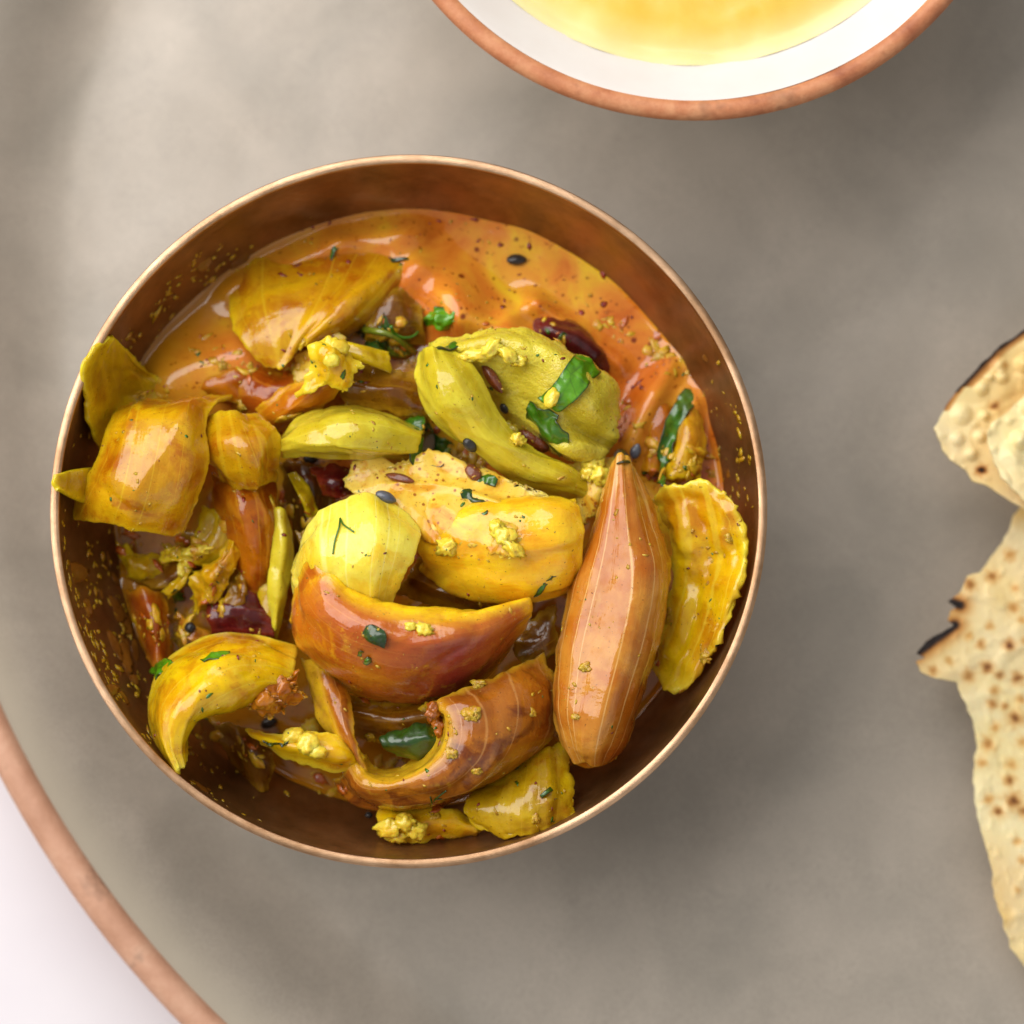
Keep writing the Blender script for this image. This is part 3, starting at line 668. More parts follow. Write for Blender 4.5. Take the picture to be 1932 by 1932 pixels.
onion([[(1155,884,3.6),(1128,975,3.45),(1085,1090,3.4),(1055,1205,3.4),(1044,1315,3.4),(1058,1400,3.4),(1078,1428,3.4)],[(1160,867,3.68),(1141,975,3.82),(1106,1095,3.85),(1077,1210,3.9),(1066,1320,3.85),(1078,1402,3.7),(1092,1440,3.45)],[(1169,857,3.72),(1163,975,3.98),(1152,1095,4.06),(1126,1210,4.1),(1106,1320,4.05),(1100,1405,3.85),(1106,1438,3.5)],[(1180,859,3.72),(1190,975,4.02),(1202,1095,4.2),(1182,1210,4.22),(1152,1320,4.15),(1128,1405,3.9),(1122,1447,3.5)],[(1190,871,3.62),(1215,965,3.8),(1244,1060,3.98),(1234,1165,4.0),(1199,1290,3.9),(1162,1397,3.65),(1138,1436,3.4)],[(1197,888,3.5),(1232,955,3.4),(1263,1055,3.4),(1256,1160,3.4),(1220,1285,3.35),(1184,1388,3.2),(1158,1424,3.2)]],
      'clove', 'large long pinkish shallot clove with lengthwise veins at right', name='shallot_clove', rag=0.05, lump=0.03, nu=64, nv=48, rib=0.035, ribf=3.0, crease=0.015)
onion([[(1238,938,2.9),(1262,1000,3.0),(1265,1080,3.0),(1248,1170,2.9),(1224,1258,2.75)],[(1265,915,3.35),(1290,1000,3.3),(1295,1080,3.15),(1280,1180,3.05),(1244,1285,2.85)],[(1310,902,3.55),(1330,990,3.4),(1335,1080,3.25),(1315,1180,3.15),(1268,1302,2.95)],[(1348,912,3.7),(1375,990,3.62),(1378,1070,3.55),(1350,1170,3.45),(1300,1292,3.1)],[(1368,928,3.7),(1407,990,3.75),(1414,1050,3.72),(1378,1170,3.55),(1320,1264,3.15)]],
      'yellow', 'knobbly yellow onion petal against the right bowl wall', lump=0.08, lumpf=1.8, edge_w=0.2)
# bottom group
onion([[(655,1308,2.8),(740,1322,2.9),(830,1312,3.0)],[(662,1350,3.0),(745,1360,3.1),(835,1345,3.2)],[(670,1388,2.7),(745,1402,2.75),(825,1392,2.8)]],
      'brown', 'olive brown inner onion layer above the large dark leaf', ribf=6, rib=0.05)
onion([[(570,1243,2.9),(588,1310,3.1),(612,1370,3.2),(655,1432,3.2)],[(610,1262,3.2),(630,1320,3.45),(648,1380,3.55),(676,1447,3.45)],[(655,1308,3.2),(668,1345,3.45),(672,1395,3.55),(692,1462,3.45)]],
      'blush', 'translucent brown onion strip left of the rolled petal', nu=36, nv=22)
onion([[(712,1525,2.6),(760,1525,2.8),(830,1528,2.9),(905,1545,2.85)],[(711,1545,2.8),(760,1555,3.1),(830,1555,3.0),(910,1562,2.95)],[(718,1568,2.7),(770,1583,2.8),(830,1577,2.75),(905,1570,2.75)]],
      'yellow', 'crumb covered yellow onion strip under the rolled petal', nu=36, nv=18, lump=0.06)
onion([[(930,1465,2.8),(888,1498,3.0),(872,1520,3.1),(902,1562,3.1)],[(975,1440,3.0),(955,1490,3.35),(938,1535,3.45),(945,1585,3.25)],[(1010,1420,3.1),(1005,1480,3.45),(1000,1530,3.5),(1002,1573,3.35)],[(1040,1405,3.0),(1047,1470,3.35),(1046,1525,3.45),(1046,1562,3.35)],[(1062,1405,2.8),(1074,1470,3.05),(1077,1520,3.15),(1076,1547,3.25)]],
      'olive', 'pleated yellow brown onion petal at the bottom of the bowl', rib=0.09, ribf=2.6)
onion([[(790,1328,3.0),(816,1358,3.0),(818,1390,3.0),(800,1420,3.0),(765,1442,2.95),(730,1450,2.9),(702,1442,2.9),(690,1422,2.9)],[(815,1324,3.6),(840,1353,3.75),(842,1394,3.8),(820,1430,3.75),(780,1455,3.65),(735,1470,3.5),(696,1464,3.3),(678,1438,3.2)],[(825,1318,3.9),(850,1350,4.1),(853,1396,4.12),(831,1438,4.05),(787,1464,3.95),(735,1482,3.8),(688,1474,3.55),(668,1442,3.4)],[(880,1298,3.9),(912,1345,4.2),(907,1412,4.2),(867,1462,4.05),(807,1492,3.9),(740,1502,3.65),(682,1492,3.35),(652,1456,3.15)],[(960,1262,3.65),(987,1320,3.9),(977,1402,3.9),(917,1467,3.7),(830,1507,3.5),(745,1520,3.3),(672,1502,3.0),(643,1466,2.85)],[(1026,1228,3.1),(1050,1300,3.2),(1042,1392,3.1),(962,1467,2.95),(840,1520,2.85),(745,1529,2.7),(662,1507,2.6),(636,1469,2.55)]],
      'blush', 'large rolled brown onion petal holding a dark green leaf', nu=64, nv=50, lump=0.03, edge_w=0.1)
onion([[(462,1368,3.1),(520,1385,3.3),(580,1375,3.4),(640,1385,3.4),(684,1425,3.25)],[(470,1386,3.2),(530,1405,3.5),(590,1415,3.65),(645,1425,3.6),(687,1436,3.35)],[(490,1404,3.0),(540,1434,3.2),(600,1452,3.3),(650,1457,3.3),(682,1445,3.25)]],
      'yellow', 'thin yellow onion sliver with curd lumps right of the dome', nu=44, nv=20, lump=0.05, rag=0.07)
onion([[(338,1464,4.0),(300,1402,3.5),(282,1330,3.25),(308,1250,3.1),(390,1203,3.1),(480,1197,3.0),(562,1222,2.9)],[(335,1458,4.12),(304,1388,4.0),(303,1320,3.9),(345,1258,3.9),(410,1224,3.8),(482,1220,3.6),(560,1245,3.35)],[(337,1453,4.16),(317,1386,4.3),(334,1325,4.4),(385,1280,4.35),(430,1255,4.2),(487,1250,3.9),(555,1267,3.55)],[(341,1450,4.12),(334,1396,4.28),(360,1346,4.38),(410,1312,4.36),(452,1292,4.2),(497,1282,3.9),(548,1287,3.55)],[(347,1442,4.02),(351,1396,4.05),(373,1359,4.1),(416,1341,4.08),(456,1327,3.95),(502,1307,3.7),(543,1300,3.4)],[(343,1436,3.75),(347,1390,3.65),(371,1351,3.62),(411,1330,3.6),(451,1314,3.5),(497,1297,3.3),(535,1292,3.1)]],
      'yellow', 'bright yellow onion dome at lower left drooping over the rim', name='onion_dome', rag=0.025, lump=0.03, nu=60, nv=44)
onion([[(468,1312,3.75),(510,1290,3.9),(555,1268,3.65)],[(478,1334,3.85),(515,1315,4.0),(565,1298,3.65)],[(500,1356,3.5),(535,1342,3.65),(572,1316,3.4)]],
      'singed', 'frilly charred brown onion edge at the right of the yellow dome', crumple=0.09, rag=0.14, lump=0.08, lumpf=2.2, nu=44, nv=34, edge_w=0.02)
lumps('onion_skin_bit', [(1010,832,0.24,0.12,0.08,-30),(1000,822,0.16,0.08,0.08,-30)], 'cumin', 'brown onion skin bit tucked under the bent green leaf', 'onion piece', GP, rough=0.12)
lumps('onion_skin_bit', [(893,893,0.14,0.1,0.06,-50)], 'cumin', 'small shiny brown skin bit in the creamy gravy', 'onion piece', GP, rough=0.12)
lumps('green_pod', [(745,656,0.27,0.16,0.15,-10),(728,654,0.15,0.13,0.12,10)], 'stem', 'wrinkled dull green pod by the crumb covered stub', 'spice pod', rough=0.2)

# ------------------------------------------------------------------ curd lumps
GC = 'curd lumps on the onions'
lumps('curd_lump', [(900,668,0.2,0.1,0.08,10),(930,655,0.16,0.1,0.09,40),(960,668,0.16,0.09,0.09,-40),(980,680,0.1,0.08,0.07,0),(880,676,0.12,0.07,0.06,0)], 'curd', 'long curd lump along the cut green slice', 'curd', GC)
lumps('curd_lump', [(968,810,0.1,0.14,0.1,20),(974,832,0.1,0.1,0.08,0)], 'curd', 'curd lump at the neck of the green strip', 'curd', GC)
lumps('curd_lump', [(1118,880,0.14,0.14,0.12,0),(1132,900,0.13,0.13,0.12,30),(1110,895,0.1,0.1,0.08,0)], 'curd', 'curd lump left of the tip of the large clove', 'curd', GC)
lumps('curd_lump', [(952,1012,0.16,0.13,0.07,-40),(970,1035,0.18,0.09,0.07,-40),(938,995,0.1,0.1,0.06,0)], 'curd', 'curd lump on the yellow chunk', 'curd', GC)
lumps('curd_lump', [(845,1032,0.15,0.12,0.08,20)], 'curd', 'small curd lump right of the pale shallot', 'curd', GC)
lumps('curd_lump', [(588,1378,0.13,0.16,0.16,10),(582,1405,0.16,0.16,0.13,0),(556,1392,0.16,0.12,0.1,20),(600,1418,0.14,0.1,0.08,0)], 'curd', 'upright curd lump on the sliver beside the dome', 'curd', GC, rough=0.35)
lumps('curd_lump', [(738,1560,0.2,0.14,0.1,20),(765,1552,0.14,0.12,0.1,0),(752,1575,0.16,0.1,0.08,0),(785,1566,0.13,0.13,0.09,0)], 'curd', 'crumbly curd patch at the very bottom of the pile', 'curd', GC, rough=0.6)
lumps('curd_lump', [(640,655,0.16,0.11,0.05,0),(625,680,0.12,0.1,0.04,0)], 'curd', 'curd smear on the torn yellow petal', 'curd', GC, rough=0.3)
lumps('curd_lump', [(800,1188,0.13,0.08,0.05,-20),(775,1182,0.08,0.06,0.04,0)], 'curd', 'tiny curd bit on the orange pink crescent', 'curd', GC)
lumps('curd_lump', [(822,1338,0.1,0.12,0.1,20),(832,1370,0.08,0.14,0.09,0),(820,1352,0.1,0.1,0.08,0)], 'char', 'browned curd crust on the lip of the rolled petal', 'curd', GC)
lumps('curd_lump', [(372,1040,0.2,0.08,0.07,10),(355,1060,0.1,0.08,0.06,0),(345,1075,0.06,0.12,0.06,0)], 'curd', 'stringy curd bit under the large amber petal', 'curd', GC, rough=0.6)

for x, y, r, q in [(901,1290,.09,'at the upper end of the rolled petal'),(1004,1344,.07,'on the right flank of the rolled petal'),(899,1454,.07,'low on the front of the rolled petal'),(890,1346,.14,'beside the lip of the rolled petal'),(851,1420,.10,'on the bend of the rolled petal lip'),(1105,1258,.09,'on the left side of the large clove'),(1087,1352,.06,'low on the large clove'),(1375,1015,.07,'on the upper part of the knobbly yellow petal'),(1330,1240,.10,'at the lower end of the knobbly yellow petal'),(1010,1545,.08,'on the pleated petal'),(700,1390,.08,'on the strip left of the rolled petal'),(420,690,.07,'on the sunk orange sheet'),(455,765,.09,'above the large amber petal')]:
    lumps('curd_crumb', [(x,y,r*.9,r*.6,r*.3,x),(x+r*50,y+r*40,r*.5,r*.4,r*.25,y),(x-r*40,y+r*60,r*.35,r*.3,r*.2,y)], 'crumb', 'small yellow curd crumb ' + q, 'curd', 'small curd crumbs', level=3, rough=0.9, f=1.3)
# ------------------------------------------------------------------ herbs
GH = 'coriander bits on the curry'
def leaf(rows, mat, label, up=0.04, t=0.025, name='coriander_leaf', **k):
    kw = dict(rib=0.0, lump=0.03, rag=0.035, crease=0.03, crumple=0.07, nu=22, nv=14, edge_w=0.035, food=True); kw.update(k)
    return tag(sheet(name, rows, mat, t=t, conform=up, **kw), label, 'herb', GH)
leaf([[(1010,752,.02),(1045,722,.06),(1075,680,.06),(1086,668,.03)],[(1030,770,.05),(1062,742,.12),(1098,695,.12),(1115,680,.08)],[(1052,782,.03),(1085,757,.08),(1118,722,.1),(1136,702,.04)]], 'leaf', 'bright green coriander strip lying over the cut green slice', lump=0.04, nu=30, nv=20, up=0.06)
leaf([[(995,758,.03),(990,778,.05),(988,798,.04)],[(1025,772,.05),(1020,795,.06),(1040,835,.03),(1050,858,.02)],[(1050,780,.05),(1045,795,.06),(1072,832,.04),(1060,862,.02)]], 'leaf_mid', 'bent lower half of the green coriander strip, coloured darker for shade', nu=28, nv=18, up=0.06)  # same leaf as the lit strip above, its shade put into the green
lumps('curd_lump', [(1042,752,0.10,0.15,0.06,-30)], 'curd', 'curd bit stuck on the bright green leaf', 'curd', GC, rough=0.3)
leaf([[(792,585,.02),(820,578,.06),(855,588,.05),(872,600,.02)],[(790,605,.04),(822,602,.12),(850,610,.1),(878,608,.03)],[(800,628,.02),(825,632,.04),(850,628,.04),(868,620,.02)]], 'leaf', 'crinkled green coriander leaf above the centre', crumple=0.25, lump=0.06, up=0.06, nu=30, nv=22)
leaf([[(660,630,.0),(700,600,.02),(725,590,.02)],[(680,645,.03),(715,628,.05),(745,625,.03)],[(700,665,.0),(740,660,.02),(770,655,.0)]], 'leaf_dark', 'dark green leaf in the gap right of the top petal', crumple=0.15)
leaf([[(612,488,0),(625,470,.02),(640,455,0)],[(620,492,0),(634,475,.03),(648,462,0)]], 'leaf_mid', 'small green herb snip on the top petal')
leaf([[(735,487,0),(760,484,.02),(782,484,.01)],[(738,494,0),(762,490,.02),(784,489,0)]], 'leaf_dark', 'dark herb shred on the tip of the top petal')
leaf([[(1045,638,0),(1060,628,.03),(1074,630,0)],[(1050,650,0),(1063,642,.03),(1076,645,0)]], 'leaf_mid', 'small green leaf beside the dark maroon slice')
leaf([[(818,650,0),(860,640,.03),(905,625,.01)],[(825,658,.0),(862,648,.05),(900,632,.0)]], 'leaf_mid', 'thin green leaf edge behind the cut slice')
leaf([[(1240,905,.02),(1238,870,.05),(1255,800,.06),(1275,755,.04),(1290,735,.02)],[(1252,915,.0),(1252,870,.08),(1270,805,.08),(1292,762,.05),(1320,735,.0)],[(1258,905,0),(1262,870,.03),(1280,810,.03),(1305,770,.03),(1322,755,0)]], 'leaf_mid', 'long coriander shred by the right bowl wall', crumple=0.12, nu=40)
leaf([[(690,1180,.0),(705,1178,.03),(725,1190,0)],[(680,1196,.0),(705,1198,.05),(730,1205,.02)],[(690,1208,.0),(712,1216,.02),(726,1224,0)]], 'leaf_dark', 'dark green leaf flake on the orange pink crescent', rag=0.06)
leaf([[(1003,1132,0),(1020,1110,.03),(1042,1088,0)],[(1012,1132,0),(1030,1112,.03),(1050,1090,0)]], 'leaf_mid', 'green leaf sliver below the yellow chunk')
leaf([[(377,1243,0),(400,1232,.03),(434,1225,.01)],[(384,1248,0),(405,1240,.04),(435,1243,.01)]], 'leaf', 'bright green herb strip on the yellow dome')
tag(sheet('coriander_leaf', [[(716,1394,3.3),(760,1374,3.42),(800,1364,3.5),(836,1374,3.4)],[(720,1404,3.35),(765,1396,3.55),(805,1390,3.6),(840,1398,3.5)],[(735,1414,3.3),(775,1414,3.5),(810,1410,3.5),(838,1412,3.4)],[(750,1430,3.2),(785,1436,3.3),(812,1430,3.35),(832,1422,3.3)]], 'leaf_dark', t=0.02, rib=0.03, lump=0.04, rag=0.05, nu=36, nv=24, edge_w=0.035, crumple=0.03, crease=0.03), 'large dark green leaf inside the rolled petal', 'herb', GH)
leaf([[(285,1268,0),(292,1250,.05),(318,1240,.02)],[(290,1284,.02),(304,1265,.08),(328,1248,.0)]], 'leaf', 'pea green herb bit left of the yellow dome', t=0.08)
leaf([[(905,885,.0),(920,890,.03),(940,905,.02)],[(898,905,0),(918,908,.05),(935,918,0)]], 'leaf_mid', 'green leaf by the brown skin bit in the creamy gravy', crumple=0.1)
leaf([[(868,930,.0),(885,918,.04),(905,925,.02)],[(872,945,.0),(893,942,.05),(918,945,0)]], 'leaf_dark', 'dark leaf bit in the middle of the creamy gravy', crumple=0.12)
leaf([[(900,950,.0),(905,965,.03),(905,978,.02)],[(920,945,0),(918,962,.05),(910,980,0)]], 'leaf_mid', 'lower green leaf tip in the creamy gravy', crumple=0.1)
leaf([[(782,800,.02),(800,812,.06),(830,822,.04),(855,840,.0)],[(778,818,.03),(798,830,.1),(826,842,.08),(850,855,.02)],[(790,838,.0),(805,850,.03),(826,858,.03),(842,862,.0)]], 'leaf_mid', 'wet crumpled herb cluster between crescent and green strip', crumple=0.3, lump=0.08, up=0.08, nu=34, nv=24)
leaf([[(1160,860,.0),(1172,850,.04),(1185,858,0)],[(1162,872,0),(1176,868,.03),(1190,872,0)]], 'leaf_dark', 'dark green bit behind the tip of the large clove')
leaf([[(325,1122,0),(332,1112,.03),(345,1118,0)],[(328,1138,0),(338,1132,.03),(350,1135,0)]], 'leaf_mid', 'green bit beside the frayed onion shred')
leaf([[(505,1393,.0),(520,1382,.05),(538,1385,0)],[(510,1402,0),(525,1398,.05),(540,1396,0)]], 'stem', 'yellow green leaf bit beside the black seed on the sliver')
leaf([[(1018,1500,0),(1030,1490,.02),(1040,1482,0)],[(1022,1506,0),(1034,1498,.02),(1046,1490,0)]], 'leaf_mid', 'green speck of leaf on the pleated petal')
leaf([[(636,718,.0),(645,705,.03),(655,695,0)],[(642,724,0),(652,712,.03),(662,700,0)]], 'leaf_mid', 'green herb bit on the torn yellow petal')
for k, (x, y, a) in enumerate([(668,1225,'on the crescent left of the dark flake'),(680,1236,'below the dark flake on the crescent'),(693,1248,'lowest of three on the crescent')]):
    leaf([[(x-7,y-4,0),(x,y-7,.02),(x+8,y-4,0)],[(x-8,y+4,0),(x,y+6,.02),(x+9,y+3,0)]], 'stem', 'tiny olive herb fleck ' + a, nu=10, nv=8, rag=0.0)
def sprig(parts, label, mat='leaf_mid'):
    x, y = parts[0][0][0][:2]; b = drop(x, y)[0]
    r = root('dill_sprig', b, label, 'herb'); r['group'] = GH
    for k, (pts, r0, r1, m) in enumerate(parts):
        o = tube('stem' if k == 0 else 'frond', pts, r0, r1, m, lift=r0 * 0.8, steps=20)
        c = o.location.copy(); o.parent = r; o.location = c - r.location
    return r
sprig([([(688,624,.06),(720,630,.12),(748,640,.12),(765,655,.08),(782,668,.02)],0.055,0.03,'stem'),([(738,618,.1),(745,632,.14),(760,640,.14),(778,638,.1),(790,628,.06)],0.03,0.02,'leaf_mid'),([(758,645,.1),(772,656,.1),(786,664,.04)],0.035,0.02,'leaf_mid')], 'dill sprig with pale stem above the wrinkled pod')
sprig([([(628,1046,.01),(632,1020,.02),(640,995,.03),(642,978,.02)],0.012,0.014,'leaf_mid'),([(642,978,.02),(648,990,.03),(662,1000,.03),(668,1004,.01)],0.013,0.012,'leaf_mid')], 'thin forked dill frond on the pale shallot')
sprig([([(812,1520,.01),(822,1508,.02),(842,1492,.02)],0.015,0.01,'leaf_dark'),([(815,1515,.01),(812,1504,.02)],0.015,0.01,'leaf_dark'),([(824,1508,.01),(834,1508,.01)],0.012,0.008,'leaf_dark')], 'dark dill frond on the front of the rolled petal')

# ------------------------------------------------------------------ whole seeds
GS = 'whole spice seeds on the curry'
def seed(x, y, rx, ry, ang, mat, label, name='nigella_seed', lift=0.5):
    h, n = drop(x, y); n = (n + Vector((0, 0, 0.6))).normalized(); rz = min(rx, ry) * 0.8
    V, F = ico(3); xx, yy, zz = frame(n, math.radians(ang)); out = []
    for v in V:
        tp = 1 - 0.35 * max(0, v.x) ** 2 if name == 'nigella_seed' else 1 - 0.4 * abs(v.x) ** 3
        a = math.atan2(v.z, v.y); rg = 1 + (0.06 * math.cos(a * 5) if name == 'cumin_seed' else 0.05 * math.cos(a * 3))
        out.append(h + zz * rz * lift + xx * (v.x * rx) + yy * (v.y * ry * tp * rg) + zz * (v.z * rz * tp * rg))
    o = link_mesh(name, out, F, mat, uvs=[(v.x, v.y) for v in out]); track(out, F)
    return tag(o, label, 'seed', GS)
seed(975, 491, 0.15, 0.085, 0, 'nigella', 'black seed floating alone on the gravy near the top')
seed(268, 660, 0.125, 0.10, 70, 'nigella', 'black seed beside the olive petal at upper left')
seed(888, 838, 0.125, 0.085, -60, 'nigella', 'shiny black seed between green strip and creamy gravy')
seed(953, 770, 0.085, 0.06, -70, 'nigella', 'black seed half hidden right of the green strip')
seed(727, 941, 0.16, 0.09, -15, 'nigella_wet', 'blue grey seed under a film of creamy gravy')
seed(1199, 850, 0.12, 0.08, 80, 'nigella_wet', 'grey seed right of the large clove tip')
seed(586, 866, 0.11, 0.08, 0, 'nigella', 'black seed under the shiny green crescent')
seed(508, 1364, 0.13, 0.08, 20, 'nigella', 'black seed on the sliver by the charred edge')
seed(360, 1184, 0.085, 0.08, 0, 'nigella', 'round black seed above the left part of the dome')
seed(696, 1538, 0.06, 0.05, 0, 'nigella', 'tiny black seed under the rolled petal')
seed(932, 712, 0.26, 0.085, -58, 'cumin', 'brown cumin seed leaning on the cut green slice', 'cumin_seed', 0.8)
seed(755, 905, 0.22, 0.07, -22, 'cumin', 'brown cumin seed lying in the creamy gravy', 'cumin_seed', 0.7)

# ------------------------------------------------------------------ crumbs nobody could count
def scatter(name, mat, n, pick, rmin, rmax, label, flat=0.6, onto=None, level=1, rough=0.75):
    VV, FF = [], []
    for k in range(n):
        q = pick()
        if q is None: continue
        h, nn = (onto or drop)(*q)
        if onto is None and missed[0]: continue
        r = rmin + (rmax - rmin) * random.random() ** 2.5
        v, f = blob_geo(h + nn * r * (0.1 if onto else -0.08), nn, random.random() * 6.28, r * random.uniform(0.7, 2.3), r * random.uniform(0.6, 1.1), r * flat, level, rough, 1.3, k)
        if onto:                                  # keep what sticks to the wall inside the wall
            for p in v:
                p.z = min(p.z, 3.95); rr = math.hypot(p.x, p.y); lim = rin(p.z) + 0.004
                if rr > lim: p.x *= lim / rr; p.y *= lim / rr
        b = len(VV); VV += v; FF += [tuple(i + b for i in t_) for t_ in f]
    return tag(link_mesh(name, VV, FF, mat, uvs=[(v.x, v.y) for v in VV]), label, None, None, 'stuff')
def in_bowl():
    while True:
        a, r = random.random() * 6.283, math.sqrt(random.random()) * 640
        x, y = 766 + r * math.cos(a), 975 + r * math.sin(a)
        if noise.noise(Vector((x * 0.014, y * 0.014, 0))) > 0.12: return x, y
def on_sauce():
    while True:
        x, y = random.uniform(480, 1300), random.uniform(410, 900)
        if y < 410 + (x - 770) ** 2 * 0.0010 + 230 and drop(x, y)[0].z < 2.75: return x, y
MAT['paste'] = grainy('masala_paste', (232, 190, 28), (206, 138, 12), 7, rough=0.35, sss=0.3, coat=0.8, bump=0.8)
MAT['oil_paste'] = grainy('oily_masala', (206, 112, 10), (166, 66, 6), 5, rough=0.3, sss=0.3, coat=1.0, bump=0.5)
def in_gap():
    for _ in range(60):
        x, y = in_bowl()
        h, n = drop(x, y)
        if not missed[0] and h.z < 3.05 and y > 600: return x, y
    return None
scatter('masala_paste', 'paste', 260, in_gap, 0.02, 0.10, 'yellow curdled masala clinging in the gaps between onions', flat=0.4, level=2)
scatter('oily_masala', 'oil_paste', 90, in_gap, 0.02, 0.09, 'orange oily masala clinging in the gaps between onions', flat=0.35, level=2)
scatter('spice_crumbs', 'crumb', 800, in_bowl, 0.006, 0.034, 'yellow turmeric crumbs sticking to the onions')
scatter('chilli_flecks', 'chilli', 150, in_bowl, 0.008, 0.035, 'red chilli flecks scattered over the curry')
scatter('gravy_flecks', 'chilli', 70, on_sauce, 0.012, 0.05, 'red chilli flecks floating in the orange gravy', flat=0.3)
scatter('herb_flecks', 'leaf_mid', 110, in_bowl, 0.015, 0.045, 'chopped green herb flecks scattered over the curry', flat=0.3)
# splashes on the inside of the bowl
def wall_pt(th, z):
    r = rin(z) ; n = Vector((-math.cos(th), -math.sin(th), 0.35 + (4 - z) * 0.25)).normalized()
    return Vector((r * math.cos(th), r * math.sin(th), z)), n
def wall_pick():
    s = random.random()
    if s < 0.62: th, z = math.radians(random.gauss(207, 14)), random.uniform(2.0, 3.75)
    elif s < 0.85: th, z = math.radians(random.gauss(140, 12)), random.uniform(2.3, 3.3)
    else: th, z = math.radians(random.gauss(8, 9)), random.uniform(2.5, 3.6)
    if noise.noise(Vector((th * 7, z * 2.5, 1))) < -0.12: return None
    return th, z
scatter('wall_splashes', 'crumb', 1300, wall_pick, 0.006, 0.06, 'dried yellow curry specks on the inner bowl wall', flat=0.25, onto=wall_pt)

MAT['smear'] = grainy('dried_gravy', (134, 84, 20), (104, 60, 14), 3, rough=0.35, sss=0.0, coat=0.6, bump=0.4)
scatter('gravy_smears', 'smear', 80, wall_pick, 0.04, 0.20, 'brown gravy smears dried on the inner bowl wall', flat=0.05, onto=wall_pt, level=3, rough=0.35)
# ------------------------------------------------------------------ white bowl of soup
def circle3(a, b, c):
    ax, ay, bx, by, cx, cy = a.x, a.y, b.x, b.y, c.x, c.y
    d = 2 * (ax * (by - cy) + bx * (cy - ay) + cx * (ay - by)); A, B, C = ax * ax + ay * ay, bx * bx + by * by, cx * cx + cy * cy
    o = Vector(((A * (by - cy) + B * (cy - ay) + C * (ay - by)) / d, (A * (cx - bx) + B * (ax - cx) + C * (bx - ax)) / d, 0))
    return o, (o - Vector((ax, ay, 0))).length
wc, RO = circle3(P(815, 0, 4.0), P(1300, 226, 4.0), P(1800, 0, 4.0))
KS = RO / 4.81
wb = root('soup_bowl', wc, 'white glazed bowl with brown clay rim holding yellow soup', 'bowl')
RW = 4.81
wi = [(0.01, 1.8), (1.6, 1.95), (2.6, 2.4), (3.3, 2.95), (3.86, 3.5), (4.24, 3.8), (4.45, 3.95), (4.535, 4.0)]
sm = [spline([Vector((a, b, 0)) for a, b in wi], k / 40) for k in range(41)]
lathe('glazed_inside', [(p.x * KS, p.y) for p in sm], 'white', wc, wb, seg=180)
lathe('clay_rim', [(r_ * KS, z_) for r_, z_ in [(4.525, 3.985), (4.57, 4.05), (4.66, 4.08), (4.75, 4.05), (4.81, 3.96), (4.79, 3.85), (4.66, 3.4)]], 'clay_bowl', wc, wb, seg=180, wob=0.03)
wo = [(4.665, 3.42), (4.35, 2.9), (3.8, 2.2), (3.1, 1.4), (2.6, 0.6), (2.3, 0.0), (0.01, 0.0)]
so_ = [spline([Vector((a, b, 0)) for a, b in wo], k / 30) for k in range(31)]
lathe('bowl_outside', [(p.x * KS, p.y) for p in so_], 'white', wc, wb, seg=180)
for ob_ in wb.children: ob_.location = (0, 0, 0)
VV, FF, SH = [], [], []
for k in range(150):
    th = 2 * math.pi * k / 150
    for i in range(50):
        r = 3.93 * KS * (i / 49) ** 0.8; x, y = r * math.cos(th), r * math.sin(th)
        z = 3.50 + 0.03 * noise.noise(Vector((x * 1.2, y * 1.2, 9))) + 0.02 * noise.noise(Vector((x * 4, y * 4, 9))) + 0.05 * max(0, (r - 3.72 * KS) / 0.16)
        VV.append(wc + Vector((x, y, z))); SH.append(max(0, min(1, (r / KS - 3.25) / 0.63)) ** 1.5)
for k in range(150):
    for i in range(49): FF.append((k * 50 + i, ((k + 1) % 150) * 50 + i, ((k + 1) % 150) * 50 + i + 1, k * 50 + i + 1))
tag(link_mesh('lentil_soup', VV, FF, 'soup', None, None, {'shallow': SH}, origin=wc + Vector((0, 0, 3.46))), 'smooth yellow soup filling the white bowl', 'soup')

